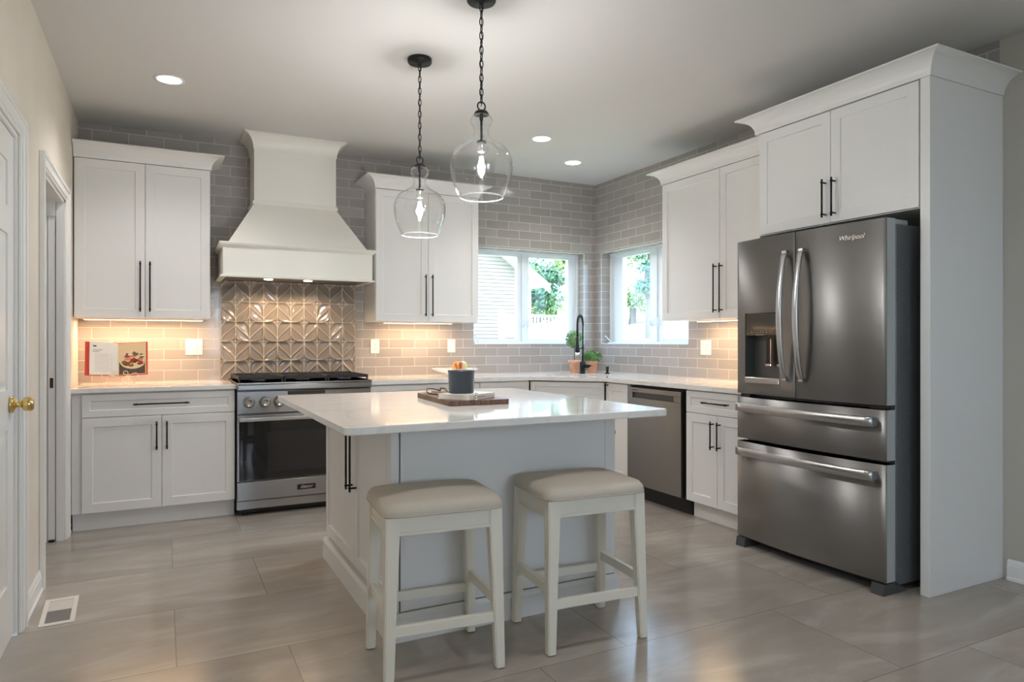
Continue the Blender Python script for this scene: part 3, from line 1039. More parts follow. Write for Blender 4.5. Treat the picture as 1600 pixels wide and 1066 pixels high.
b.box(-HWd - 0.01, HWd + 0.01, yF - 0.01, -0.0005, z1 - 0.004, z1 + 0.002)
b.build('taper', M['hoodp'], t)
b = MB(); b.box(-CH, CH, yC, -0.0005, zc, H - 0.002)
b.build('chimney', M['hoodp'], t)
b = MB()
pr = [(0.0, 0.0), (0.010, 0.0), (0.014, 0.008), (0.010, 0.016), (0.010, 0.026), (0.0, 0.032)]
b.sweep_profile(pr, [((-CH, -0.0005, zc - 0.006), (-1, 0)), ((-CH, yC, zc - 0.006), (-1, -1)), ((CH, yC, zc - 0.006), (1, -1)), ((CH, -0.0005, zc - 0.006), (1, 0))])
b.sweep_profile(crown_profile(0.118, 0.075), [((-CH, -0.0005, H - 0.1195), (-1, 0)), ((-CH, yC, H - 0.1195), (-1, -1)), ((CH, yC, H - 0.1195), (1, -1)), ((CH, -0.0005, H - 0.1195), (1, 0))])
b.build('crown', M['hoodp'], t)
b = MB(); b.box(-HWd + 0.021, HWd - 0.021, yF + 0.021, -0.012, z0 + 0.012, z0 + 0.05)
b.build('liner', mat('hood_liner', (0.22, 0.22, 0.21, 1), 0.5, 0.6), t)
for xx in (-0.20, 0.09):
    b = MB(); b.lathe([(0.0, 0.0), (0.032, 0.0), (0.032, 0.004), (0.0, 0.004)], (xx, -0.27, z0 + 0.0075), 20, False, False)
    b.build('lamp_lens', M['hoodlamp'], t)
    add_light('hood_spot', 'SPOT', (xx, -0.27, z0 + 0.004), 8.0, (1.0, 0.72, 0.45), (0, 0, 0), t, spot_size=R(150), spot_blend=0.5, shadow_soft_size=0.03)

# ------------------------------------------------------------------ range
t = thing('range', 'stainless steel gas range with black oven window under the hood', 'range', (-2.920, 0, 0))
RW = 0.4655
b = MB()
b.box(-RW, RW, -0.645, -0.012, 0.045, 0.905, 0.002)
b.build('body', M['steel'], t)
b = MB(); b.box(-RW - 0.001, RW + 0.001, -0.700, -0.012, 0.9155, 0.926, 0.001)
b.box(-RW - 0.001, RW + 0.001, -0.700, -0.640, 0.872, 0.9155, 0.008, 3)
b.build('cooktop', M['steel'], t)
b = MB(); b.box(-RW, RW, -0.672, -0.6455, 0.712, 0.866, 0.003)
cp = b.build('control_panel', M['steel'], t)
b = MB(); b.box(-0.132, 0.128, -0.676, -0.6725, 0.835, 0.860, 0.001)
b.build('display', M['display'], cp)
for kx in (-0.389, -0.284, -0.19, 0.19, 0.284, 0.389):
    b = MB()
    b.lathe([(0.0, 0.0), (0.040, 0.0), (0.040, -0.004), (0.036, -0.007), (0.033, -0.007), (0.031, -0.036), (0.028, -0.041), (0.022, -0.041), (0.020, -0.039), (0.0, -0.039)], (kx, -0.6725, 0.790), 28, False, False, True, 'y')
    b.build('knob', M['knob_steel'], t)
b = MB(); b.box(-RW, RW, -0.668, -0.6455, 0.245, 0.704, 0.003)
dr = b.build('oven_door', M['steel'], t)
b = MB(); b.box(-RW + 0.014, RW - 0.014, -0.671, -0.6685, 0.250, 0.655, 0.001)
w_ = b.build('oven_window', M['oven_glass'], dr)
b = MB(); b.box(-0.27, 0.27, -0.6725, -0.6712, 0.30, 0.58, 0.0005)
b.build('inner_pane', mat('inner_glass', (0.016, 0.016, 0.017, 1), 0.08), dr)
# oven handle: wide flat ribbon
b = MB()
b.box(-RW + 0.010, RW - 0.010, -0.728, -0.708, 0.660, 0.688, 0.006, 2)
for s_ in (-1, 1):
    b.box(s_ * (RW - 0.03) - 0.012, s_ * (RW - 0.03) + 0.012, -0.712, -0.6675, 0.664, 0.684, 0.003)
b.build('handle', M['handle_steel'], dr)
b = MB(); b.box(-RW, RW, -0.670, -0.6455, 0.112, 0.240, 0.003)
dw_ = b.build('drawer', M['steel'], t)
b = MB(); b.box(-0.066, 0.062, -0.6735, -0.6702, 0.157, 0.194, 0.001)
bd = b.build('badge', M['blackp'], dw_)
b = MB()
for q in ((-0.066, 0.062, 0.157, 0.1585), (-0.066, 0.062, 0.1925, 0.194)):
    b.box(q[0], q[1], -0.6742, -0.6736, q[2], q[3])
b.build('badge_rim', M['chrome'], bd) if False else b.bm.free()
tx = text_mesh('badge_lettering', 'dacor', 0.036, (-0.002, -0.6737, 0.1765), (R(90), 0, 0), M['chrome'], dw_, shear=0.15)
b = MB(); b.box(-RW, RW, -0.655, -0.6455, 0.050, 0.108, 0.002)
b.build('kick_panel', M['steel'], t)
b = MB(); b.box(-RW + 0.02, RW - 0.02, -0.60, -0.05, 0.012, 0.0445)
for sx in (-1, 1):
    for yy in (-0.60, -0.08):
        b.lathe([(0.018, 0.0), (0.018, 0.02)], (sx * 0.41, yy, 0.0), 12)
b.build('plinth', M['blackp'], t)
# burners and grates
for gx in (-0.305, 0.0, 0.305):
    for gy in (-0.50, -0.19):
        b = MB(); b.lathe([(0.0, 0.9262), (0.05, 0.9262), (0.05, 0.935), (0.034, 0.938), (0.034, 0.944), (0.0, 0.946)], (gx, gy, 0), 20, False, False)
        b.build('burner', M['iron'], t)
for gx in (-0.305, 0.0, 0.305):
    b = MB()
    x0, x1, y0, y1 = gx - 0.150, gx + 0.150, -0.632, -0.045
    for xx in (x0, x1 - 0.014):
        b.box(xx, xx + 0.014, y0, y1, 0.944, 0.965, 0.002)
    for yy in (y0, y1 - 0.014, -0.345):
        b.box(x0 + 0.014, x1 - 0.014, yy, yy + 0.014, 0.944, 0.965, 0.002)
    for yy in (-0.50, -0.19):
        b.box(x0 + 0.014, gx - 0.035, yy - 0.005, yy + 0.005, 0.948, 0.966); b.box(gx + 0.035, x1 - 0.014, yy - 0.005, yy + 0.005, 0.948, 0.966)
        b.box(gx - 0.005, gx + 0.005, yy + 0.035, yy + 0.13, 0.948, 0.966); b.box(gx - 0.005, gx + 0.005, yy - 0.118, yy - 0.035, 0.948, 0.966)
    for xx in (x0 + 0.001, x1 - 0.013):
        for yy in (y0 + 0.001, y1 - 0.013):
            b.box(xx, xx + 0.012, yy, yy + 0.012, 0.9262, 0.944)
    b.build('grate', M['iron'], t)

# ------------------------------------------------------------------ dishwasher
t = thing('dishwasher', 'stainless dishwasher with pocket handle under the right countertop', 'dishwasher', (0, -1.384, 0), R(-90))
b = MB(); b.box(0.006, 0.648, -0.600, -0.03, 0.10, 0.872)
b.build('tub', M['blackp'], t)
b = MB()
b.box(0.010, 0.622, -0.640, -0.6005, 0.125, 0.782, 0.002)
b.box(0.010, 0.622, -0.640, -0.6005, 0.825, 0.860, 0.002)
b.box(0.010, 0.075, -0.640, -0.6005, 0.782, 0.825); b.box(0.548, 0.622, -0.640, -0.6005, 0.782, 0.825)
d = b.build('door', M['steel'], t)
b = MB(); b.box(0.075, 0.548, -0.628, -0.6006, 0.782, 0.825)
b.build('pocket_handle', mat('pocket_shade', (0.10, 0.095, 0.095, 1), 0.4, 0.6), d)
b = MB(); b.box(0.010, 0.640, -0.55, -0.10, 0.0, 0.098)
b.build('toe_kick', M['blackp'], t)
text_mesh('lettering', 'SAMSUNG', 0.016, (0.105, -0.6405, 0.843), (R(90), 0, 0), M['ink'], d, extrude=0.0003, space=1.1)

# ------------------------------------------------------------------ refrigerator (local x = along the wall towards the camera, -y = front)
t = thing('refrigerator', 'large stainless steel four-door refrigerator with a water dispenser', 'refrigerator', (0, -2.665, 0), R(-90))
RFW = 0.945
def front(x):
    u = (x - RFW / 2) / (RFW / 2)
    return -0.778 - 0.026 * (1 - u * u)
def curved_door(name, x0, x1, z0, z1, hole=None, nx=24, back=-0.712):
    xs = [x0 + (x1 - x0) * i / nx for i in range(nx + 1)]
    zs = [z0, z1]
    if hole:
        hx0, hx1, hz0, hz1 = hole
        xs = sorted(set([x for x in xs if not (abs(x - hx0) < 0.012 or abs(x - hx1) < 0.012)] + [hx0, hx1]))
        zs = [z0, hz0, hz1, z1]
    b = MB()
    b.use(M['fridge'])
    e_ = 0.005
    def fy(x):
        d = min(x - x0, x1 - x)
        return front(x) + (e_ * (1 - math.sqrt(max(0, 1 - (1 - d / e_) ** 2))) if d < e_ else 0)
    xs = sorted(set(xs + [x0 + e_ * k for k in (0.15, 0.4, 0.7, 1)] + [x1 - e_ * k for k in (0.15, 0.4, 0.7, 1)]))
    V = {}
    def v(x, z, y):
        k = (round(x, 5), round(z, 5), round(y, 5))
        if k not in V: V[k] = b.bm.verts.new((x, y, z))
        return V[k]
    for i in range(len(xs) - 1):
        for j in range(len(zs) - 1):
            if hole and xs[i] >= hx0 - 1e-6 and xs[i + 1] <= hx1 + 1e-6 and zs[j] >= hz0 - 1e-6 and zs[j + 1] <= hz1 + 1e-6:
                continue
            f = b.bm.faces.new((v(xs[i], zs[j], fy(xs[i])), v(xs[i + 1], zs[j], fy(xs[i + 1])), v(xs[i + 1], zs[j + 1], fy(xs[i + 1])), v(xs[i], zs[j + 1], fy(xs[i]))))
            b._mark([f], True)
    # top, bottom, sides and back
    fs = []
    for i in range(len(xs) - 1):
        for z in (z0, z1):
            fs.append(b.bm.faces.new((v(xs[i], z, fy(xs[i])), v(xs[i + 1], z, fy(xs[i + 1])), v(xs[i + 1], z, back), v(xs[i], z, back))))
    b._mark(fs)
    b.use(M['gasket'])
    fs = []
    for x in (x0, x1):
        for j in range(len(zs) - 1):
            fs.append(b.bm.faces.new((v(x, zs[j], fy(x)), v(x, zs[j + 1], fy(x)), v(x, zs[j + 1], back), v(x, zs[j], back))))
    b._mark(fs)
    bz = [v(x, z0, back) for x in xs] + [v(x, z1, back) for x in reversed(xs)]
    for z_ in zs[1:-1][::-1]:
        bz.append(v(x0, z_, back))
    f = b.bm.faces.new([v(x, z0, back) for x in xs] + [v(x1, z_, back) for z_ in zs[1:-1]] + [v(x, z1, back) for x in reversed(xs)] + [v(x0, z_, back) for z_ in zs[1:-1][::-1]])
    b._mark([f])
    return b.build(name, None, t)
b = MB(); b.box(0.004, RFW - 0.004, -0.700, -0.04, 0.035, 1.778, 0.004)
b.build('cabinet', M['fridge_side'], t)
HX0, HX1, HZ0, HZ1 = 0.080, 0.335, 0.970, 1.375
MIDX = 0.443
ld = curved_door('french_door', 0.0, MIDX - 0.003, 0.906, 1.802, (HX0, HX1, HZ0, HZ1))
rd = curved_door('french_door', MIDX + 0.003, RFW, 0.906, 1.802)
d1 = curved_door('drawer_front', 0.0, RFW, 0.642, 0.884)
d2 = curved_door('drawer_front', 0.0, RFW, 0.062, 0.622)
for dd, z in ((d1, 0.884), (d2, 0.622)):
    pass
# dispenser
b = MB()
fyh = front((HX0 + HX1) / 2)
# cavity shell
b.box(HX0, HX0 + 0.003, -0.798, -0.722, HZ0, HZ1); b.box(HX1 - 0.003, HX1, -0.798, -0.722, HZ0, HZ1)
b.box(HX0 + 0.003, HX1 - 0.003, -0.725, -0.720, HZ0, HZ1)
b.build('dispenser_cavity', mat('dispenser_grey', (0.12, 0.118, 0.115, 1), 0.35, 0.6), ld)
b = MB(); b.box(HX0 + 0.003, HX1 - 0.003, -0.796, -0.7255, 1.244, HZ1 - 0.0005, 0.003)
cpn = b.build('dispenser_display', M['display'], ld)
b = MB()
for i in range(7):
    cx = HX0 + 0.045 + i * 0.022
    b.box(cx, cx + 0.009, -0.7972, -0.7962, 1.262, 1.2645)
    b.box(cx + 0.002, cx + 0.007, -0.7972, -0.7962, 1.270, 1.275)
b.box(HX0 + 0.08, HX0 + 0.14, -0.7972, -0.7962, 1.247, 1.250)
b.build('display_marks', M['softink'], ld)
b = MB(); b.box(HX0 + 0.003, HX1 - 0.003, -0.806, -0.7255, HZ0 + 0.0005, 1.004, 0.004)
b.build('drip_tray', M['handle_steel'], ld)
for px in (0.20, 0.285):
    b = MB(); b.box(px, px + 0.038, -0.760, -0.752, 1.075, 1.225, 0.003)
    pd = b.build('paddle', M['blackp'], ld)
    b = MB(); b.box(px - 0.002, px + 0.040, -0.765, -0.7605, 1.070, 1.084, 0.002)
    b.box(px + 0.036, px + 0.040, -0.763, -0.7605, 1.084, 1.225)
    b.build('paddle_trim', M['chrome'], ld)
# curved vertical handles
def vhandle(parent, x, z0, z1, w=0.034):
    b = MB()
    n = 16
    rings = []
    for i in range(n + 1):
        u = i / n
        z = z0 + (z1 - z0) * u
        bow = math.sin(PI * u) ** 0.8
        y = front(x) - 0.020 - 0.046 * bow
        th = 0.014
        if i in (0, n): y = front(x) - 0.012
        rings.append([(x - w / 2, y, z), (x - w / 2 + 0.004, y - th / 2, z), (x + w / 2 - 0.004, y - th / 2, z), (x + w / 2, y, z), (x + w / 2 - 0.004, y + th / 2, z), (x - w / 2 + 0.004, y + th / 2, z)])
    b.loops(rings)
    for z in (z0 + 0.004, z1 - 0.024):
        b.box(x - w / 2 + 0.003, x + w / 2 - 0.003, front(x) - 0.026, front(x) + 0.001, z, z + 0.020)
    b.build('handle', M['handle_steel'], parent)
vhandle(ld, 0.388, 0.994, 1.708)
vhandle(rd, 0.496, 0.994, 1.708)
def hhandle(parent, z, x0, x1, h=0.048):
    b = MB()
    n = 20
    rings = []
    for i in range(n + 1):
        u = i / n
        x = x0 + (x1 - x0) * u
        bow = math.sin(PI * u) ** 0.6
        y = front(x) - 0.040
        if i in (0, n): y = front(x) - 0.036
        th = 0.014
        rings.append([(x, y, z - h / 2), (x, y - th / 2, z - h / 2 + 0.004), (x, y - th / 2, z + h / 2 - 0.004), (x, y, z + h / 2), (x, y + th / 2, z + h / 2 - 0.004), (x, y + th / 2, z - h / 2 + 0.004)])
    b.loops(rings)
    for x in (x0 + 0.004, x1 - 0.024):
        b.box(x, x + 0.020, front(x) - 0.040, front(x) + 0.003, z - h / 2 + 0.004, z + h / 2 - 0.004)
    b.build('handle', M['handle_steel'], parent)
hhandle(d1, 0.826, 0.030, 0.905)
hhandle(d2, 0.568, 0.030, 0.905)
text_mesh('lettering', 'Whirlpool', 0.034, (0.770, front(0.77) - 0.0012, 1.728), (R(90), 0, math.atan2(front(0.80) - front(0.74), 0.06)), M['chrome'], rd, shear=0.35, space=0.95)
# hinge covers, feet, base grille
for x in (0.02, RFW - 0.16):
    b = MB(); b.box(x, x + 0.14, -0.745 if x > 0.5 else -0.745, -0.58, 1.7785, 1.806, 0.006, 2)
    b.build('hinge_cover', M['gasket'], t)
b = MB(); b.box(0.05, RFW - 0.05, -0.690, -0.60, 0.012, 0.0345)
b.build('base_grille', M['blackp'], t)
for x in (0.0, RFW - 0.075):
    b = MB(); b.hexa([(x + 0.004, -0.795, 0.0), (x + 0.071, -0.795, 0.0), (x + 0.071, -0.62, 0.0), (x + 0.004, -0.62, 0.0)], [(x + 0.004, -0.785, 0.052), (x + 0.071, -0.785, 0.052), (x + 0.071, -0.701, 0.058), (x + 0.004, -0.701, 0.058)])
    b.build('foot', M['foot_grey'], t)
for x in (0.02, RFW - 0.09):
    b = MB(); b.box(x, x + 0.07, -0.77, -0.712, 0.8865, 0.9035, 0.002)
    b.build('hinge', M['blackp'], t)

# ------------------------------------------------------------------ stools
def make_stool(label, loc, rz):
    t = thing('bar_stool', label, 'stool', loc, rz, 'backless counter stools in front of the island')
    fwx, fdy = 0.225, 0.187      # feet outer half size
    twx, tdy = 0.217, 0.177      # top outer half size
    zt = 0.593
    for sx in (-1, 1):
        for sy in (-1, 1):
            b = MB()
            def corner(z, s_):
                u = z / zt
                ox = sx * (fwx + (twx - fwx) * u); oy = sy * (fdy + (tdy - fdy) * u)
                return [(ox, oy, z), (ox - sx * s_, oy, z), (ox - sx * s_, oy - sy * s_, z), (ox, oy - sy * s_, z)]
            rings = [corner(0.004, 0.034), corner(0.30, 0.042), corner(zt - 0.06, 0.050), corner(zt, 0.050)]
            b.loops(rings, smooth=False)
            bmesh.ops.recalc_face_normals(b.bm, faces=b.bm.faces)
            es = [e for e in b.bm.edges if abs((e.verts[0].co - e.verts[1].co).z) > 0.03]
            bmesh.ops.bevel(b.bm, geom=es, offset=0.004, segments=2, affect='EDGES')
            leg = b.build('leg', M['stool'], t)
            b = MB(); q = corner(0.0, 0.030)
            xs = sorted(p[0] for p in q); ys = sorted(p[1] for p in q)
            b.box(xs[0] + 0.003, xs[-1] - 0.003, ys[0] + 0.003, ys[-1] - 0.003, 0.0, 0.0042)
            b.build('glide', M['leather'], leg)
    def at(z):
        u = z / zt
        return fwx + (twx - fwx) * u, fdy + (tdy - fdy) * u
    # aprons
    for ax, s_ in (('x', -1), ('x', 1), ('y', -1), ('y', 1)):
        b = MB()
        wx, dy = at(0.55)
        if ax == 'x':
            y = s_ * (dy - 0.018)
            b.box(-wx + 0.046, wx - 0.046, y - 0.010, y + 0.010, 0.530, zt - 0.0005, 0.001)
            b.box(-wx + 0.046, wx - 0.046, y - 0.013, y + 0.013, 0.526, 0.538, 0.001)
        else:
            x = s_ * (wx - 0.018)
            b.box(x - 0.010, x + 0.010, -dy + 0.046, dy - 0.046, 0.530, zt - 0.0005, 0.001)
            b.box(x - 0.013, x + 0.013, -dy + 0.046, dy - 0.046, 0.526, 0.538, 0.001)
        b.build('apron', M['stool'], t)
    for ax, s_, z in (('x', -1, 0.190), ('x', 1, 0.190), ('y', -1, 0.245), ('y', 1, 0.245)):
        b = MB()
        wx, dy = at(z)
        if ax == 'x':
            y = s_ * (dy - 0.020)
            b.box(-wx + 0.030, wx - 0.030, y - 0.010, y + 0.010, z - 0.019, z + 0.019, 0.003, 2)
        else:
            x = s_ * (wx - 0.020)
            b.box(x - 0.010, x + 0.010, -dy + 0.030, dy - 0.030, z - 0.019, z + 0.019, 0.003, 2)
        b.build('stretcher', M['stool'], t)
    # cushion: superellipse rings
    b = MB()
    def ring(hx, hy, z, n=64, e=8.0):
        pts = []
        for i in range(n):
            a = 2 * PI * i / n
            c, s_ = math.cos(a), math.sin(a)
            r_ = (abs(c) ** e + abs(s_) ** e) ** (-1 / e)
            pts.append((hx * c * r_, hy * s_ * r_, z))
        return pts
    hx, hy = 0.229, 0.193
    rs = [ring(hx - 0.006, hy - 0.006, zt + 0.0005), ring(hx, hy, zt + 0.003), ring(hx + 0.002, hy + 0.002, zt + 0.012), ring(hx - 0.002, hy - 0.002, zt + 0.028), ring(hx - 0.014, hy - 0.014, zt + 0.045)]
    for k in range(1, 7):
        u = k / 6
        rs.append(ring((hx - 0.014) * (1 - u * 0.97), (hy - 0.014) * (1 - u * 0.97), zt + 0.045 + 0.021 * (1 - (1 - u) ** 2.4), e=8.0 - 4.6 * u))
    b.loops(rs)
    cu = b.build('cushion', M['fabric'], t)
    b = MB(); b.tube([(p[0] * 1.002, p[1] * 1.002, p[2]) for p in ring(hx, hy, zt + 0.006)], 0.003, 6, closed=True)
    b.build('piping', M['fabric'], cu)
    return t
make_stool('white counter stool with beige cushion, the left and nearer one', (-2.912, -3.216, 0), R(-5))
make_stool('white counter stool with beige cushion, the right one of the pair', (-2.280, -3.252, 0), R(-4.5))

# ------------------------------------------------------------------ pendants
def make_pendant(label, x, y, ztop, zglass):
    """zglass = height of the glass rim at the top cap"""
    t = thing('pendant_light', label, 'pendant light', (x, y, ztop), 0, 'clear glass pendants above the island')
    b = MB(); b.lathe([(0.0, -0.0005), (0.066, -0.0005), (0.066, -0.020), (0.062, -0.026), (0.012, -0.028), (0.010, -0.036), (0.0, -0.036)], n=32, cap0=False, cap1=False)
    b.build('canopy', M['black'], t)
    g = zglass - ztop
    zr = g + 0.026          # suspension ring centre
    b = MB(); n = 20
    b.tube([(0.019 * math.cos(2 * PI * i / n), 0, zr + 0.019 * math.sin(2 * PI * i / n)) for i in range(n)], 0.0035, 8, closed=True)
    b.build('ring', M['black'], t)
    # chain of oval links
    b = MB()
    zc0, zc1 = -0.034, zr + 0.016
    nl = max(2, round((zc0 - zc1) / 0.032))
    pitch = (zc0 - zc1) / nl
    for k in range(nl):
        zc = zc0 - pitch * (k + 0.5)
        hl = pitch / 2 + 0.0045
        pts = []
        m_ = 14
        for i in range(m_):
            a = 2 * PI * i / m_
            u = 0.0082 * math.cos(a); v = hl * math.sin(a)
            pts.append((u, 0, zc + v) if k % 2 == 0 else (0, u, zc + v))
        b.tube(pts, 0.0023, 6, closed=True)
    b.build('chain', M['black'], t)
    b = MB()
    pts = [(0.004 * math.sin(k * 1.7), 0.004 * math.cos(k * 1.3), -0.03 + (zr + 0.0 + 0.03) * k / 24) for k in range(25)]
    b.tube(pts, 0.0018, 6)
    b.build('cord', M['blackp'], t)
    b = MB(); b.lathe([(0.0, g + 0.010), (0.010, g + 0.009), (0.026, g + 0.003), (0.034, g - 0.008), (0.035, g - 0.014), (0.032, g - 0.014), (0.0, g - 0.006)], n=28, cap0=False, cap1=False)
    b.build('cap', M['black'], t)
    # glass demijohn shade, open at the bottom
    outer = [(0.030, -0.010), (0.041, -0.018), (0.049, -0.030), (0.0505, -0.042), (0.046, -0.055), (0.038, -0.066), (0.034, -0.080), (0.034, -0.096), (0.039, -0.110), (0.052, -0.124), (0.068, -0.136), (0.086, -0.146), (0.105, -0.158), (0.122, -0.175), (0.134, -0.198), (0.1405, -0.225), (0.141, -0.255), (0.137, -0.285), (0.128, -0.318), (0.115, -0.352), (0.099, -0.385)]
    def smoothp(p):
        out = []
        for i in range(len(p) - 1):
            p0 = p[max(i - 1, 0)]; p1 = p[i]; p2 = p[i + 1]; p3 = p[min(i + 2, len(p) - 1)]
            for k in range(3):
                s_ = k / 3
                out.append(tuple(0.5 * ((2 * p1[j]) + (-p0[j] + p2[j]) * s_ + (2 * p0[j] - 5 * p1[j] + 4 * p2[j] - p3[j]) * s_ ** 2 + (-p0[j] + 3 * p1[j] - 3 * p2[j] + p3[j]) * s_ ** 3) for j in (0, 1)))
        out.append(p[-1]); return out
    prof = [(r, g + z) for r, z in smoothp(outer)]
    b = MB()
    full = prof + [(prof[-1][0] - 0.003, prof[-1][1])] + [(r - 0.003, z) for r, z in reversed(prof)]
    b.lathe(full, n=56, cap0=False, cap1=False)
    b.build('glass_shade', M['glass'], t)
    # thick rolled rim at the mouth
    b = MB()
    rr = prof[-1][0] - 0.0015; zz = prof[-1][1]
    b.tube([(rr * math.cos(2 * PI * i / 48), rr * math.sin(2 * PI * i / 48), zz) for i in range(48)], 0.0024, 8, closed=True)
    b.build('glass_rim', M['glassrim'], t)
    b = MB(); b.tube([(0, 0, g - 0.008), (0, 0, g - 0.135)], 0.0055, 10)
    b.lathe([(0.008, g - 0.010), (0.009, g - 0.035), (0.006, g - 0.040)], n=12)
    b.build('stem', M['black'], t)
    b = MB()
    b.lathe([(0.0, g - 0.133), (0.022, g - 0.133), (0.022, g - 0.141), (0.0175, g - 0.142)], n=20, cap0=False, cap1=False)
    b.use(M['black'])
    sk = b.build('socket_cap', M['black'], t)
    b = MB(); b.lathe([(0.0175, g - 0.142), (0.0175, g - 0.180), (0.013, g - 0.183)], n=20, cap0=False)
    b.build('socket', M['silver'], t)
    b = MB(); gb = g - 0.183
    b.lathe([(0.013, gb), (0.015, gb - 0.012), (0.022, gb - 0.035), (0.0285, gb - 0.060), (0.0295, gb - 0.078), (0.025, gb - 0.096), (0.015, gb - 0.107), (0.0, gb - 0.110)], n=24, cap0=False, cap1=False)
    bl = b.build('bulb', M['glass'], t)
    b = MB()
    for k in range(7):
        a = k * PI / 3.5
        c, s_ = math.cos(a), math.sin(a)
        b.tube([(0.007 * c, 0.007 * s_, gb - 0.018), (0.015 * c, 0.015 * s_, gb - 0.086)], 0.0010, 5)
    b.build('filament', M['filament'], bl)
    add_light('pendant_lamp', 'POINT', (0, 0, gb - 0.058), PEND, (1.0, 0.985, 0.965), (0, 0, 0), t, shadow_soft_size=0.018)
    return t
PEND = 13.5
M['glassrim'] = mat('glass_rim', (0.9, 0.93, 0.95, 1), 0.05, 0.0, Alpha=0.55)
make_pendant('clear glass jug pendant on black chain, the farther left one', -2.580, -2.118, H, 2.180)
make_pendant('clear glass jug pendant on black chain, the nearer right one', -2.559, -2.888, H, 2.245)

# ------------------------------------------------------------------ recessed lights
def recessed(label, x, y, p):
    t = thing('recessed_light', label, 'ceiling light', (x, y, H), 0, 'round recessed ceiling lights')
    b = MB(); b.lathe([(0.066, -0.0005), (0.085, -0.0005), (0.085, -0.004), (0.070, -0.006), (0.066, -0.004)], n=36, cap0=False, cap1=False)
    b.build('trim_ring', M['trim'], t)
    b = MB(); b.lathe([(0.0, -0.0008), (0.0655, -0.0008), (0.0655, -0.003), (0.0, -0.003)], n=36, cap0=False, cap1=False)
    b.build('lens', M['can'], t)
    add_light('recessed_lamp', 'SPOT', (0, 0, -0.012), p, (1.0, 0.965, 0.935), (0, 0, 0), t, spot_size=R(130), spot_blend=0.8, shadow_soft_size=0.06)
recessed('round recessed ceiling light above the left base cabinets', -3.803, -1.165, 30)
recessed('round recessed ceiling light in front of the back window, left of the corner pair', -1.257, -1.137, 30)
recessed('round recessed ceiling light nearest the corner windows', -0.668, -0.650, 26)
recessed('round recessed ceiling light above the stools, left one', -3.15, -3.92, 17)
recessed('round recessed ceiling light above the stools, right one', -1.75, -3.92, 17)

# ------------------------------------------------------------------ wall plates
def plate(name, label, loc, rz, w, cat, kinds):
    t = thing(name, label, cat, loc, rz)
    b = MB(); b.box(-w / 2, w / 2, -0.0065, -0.0006, -0.059, 0.059, 0.002, 2)
    b.build('cover_plate', M['plate'], t)
    n = len(kinds)
    for i, k in enumerate(kinds):
        x = (i - (n - 1) / 2) * 0.046
        b = MB(); b.box(x - 0.0165, x + 0.0165, -0.0085, -0.0066, -0.034, 0.034, 0.001)
        if k == 's':
            b.build('rocker_switch', M['plate'], t)
        else:
            o_ = b.build('receptacle', M['plate'], t)
            b = MB()
            for zz in (-0.018, 0.018):
                b.box(x - 0.008, x - 0.0055, -0.0091, -0.0086, zz - 0.005, zz + 0.006)
                b.box(x + 0.0055, x + 0.008, -0.0091, -0.0086, zz - 0.005, zz + 0.006)
                b.lathe([(0.0, 0.0), (0.0028, 0.0), (0.0028, -0.0005), (0.0, -0.0005)], (x, -0.0086, zz - 0.010), 10, False, False, True, 'y')
            b.build('slots', M['ink'], o_)
    return t
plate('wall_outlet', 'double white wall plate with switch and outlet right of the cookbook', (-3.628, 0, 1.168), 0, 0.117, 'outlet', 'so')
plate('wall_outlet', 'single white wall outlet just right of the embossed tile panel', (-2.237, 0, 1.168), 0, 0.074, 'outlet', 'o')
plate('light_switch', 'single white wall switch above the fruit bowl', (-1.540, 0, 1.170), 0, 0.074, 'switch', 's')
plate('light_switch', 'double white wall plate on the right wall below the upper cabinet', (0, -1.566, 1.163), R(-90), 0.117, 'switch', 'so')

# ------------------------------------------------------------------ cookbook on its stand
bx, by = -4.097, -0.315
t = thing('book_stand', 'cream scrolled iron book stand on the left countertop', 'book stand', (bx, by, CT1), R(2))
b = MB()
def spiral(cx, cz, r0, turns, a0, d, y=-0.04, n=20):
    return [(cx + r0 * (1 - 0.75 * i / n) * math.cos(a0 + d * turns * 2 * PI * i / n), y, cz + r0 * (1 - 0.75 * i / n) * math.sin(a0 + d * turns * 2 * PI * i / n)) for i in range(n + 1)]
rt = 0.0028
# front scroll ledge
for s_ in (-1, 1):
    b.tube(spiral(s_ * 0.030, 0.082, 0.020, 1.15, -PI / 2, s_), rt, 6)
    pts = [(s_ * 0.000, -0.04, 0.060), (s_ * 0.03, -0.04, 0.060), (s_ * 0.055, -0.04, 0.066), (s_ * 0.075, -0.04, 0.078), (s_ * 0.095, -0.04, 0.082), (s_ * 0.108, -0.04, 0.072), (s_ * 0.104, -0.04, 0.060), (s_ * 0.094, -0.04, 0.058)]
    b.tube(pts, rt, 6)
    # feet, bowed outwards
    b.tube([(s_ * 0.070, -0.04, 0.055), (s_ * 0.080, -0.052, 0.040), (s_ * 0.088, -0.060, 0.020), (s_ * 0.092, -0.064, 0.003)], rt, 6)
    # ledge arms back to the rest
    b.tube([(s_ * 0.070, -0.04, 0.055), (s_ * 0.070, 0.030, 0.055)], rt, 6)
    b.tube(spiral(s_ * 0.026, 0.285, 0.018, 1.0, -PI / 2, s_, y=0.090), rt, 6)
b.tube([(-0.078, -0.04, 0.055), (0.078, -0.04, 0.055)], rt, 6)
b.tube([(-0.070, 0.030, 0.055), (0.070, 0.030, 0.055)], rt, 6)
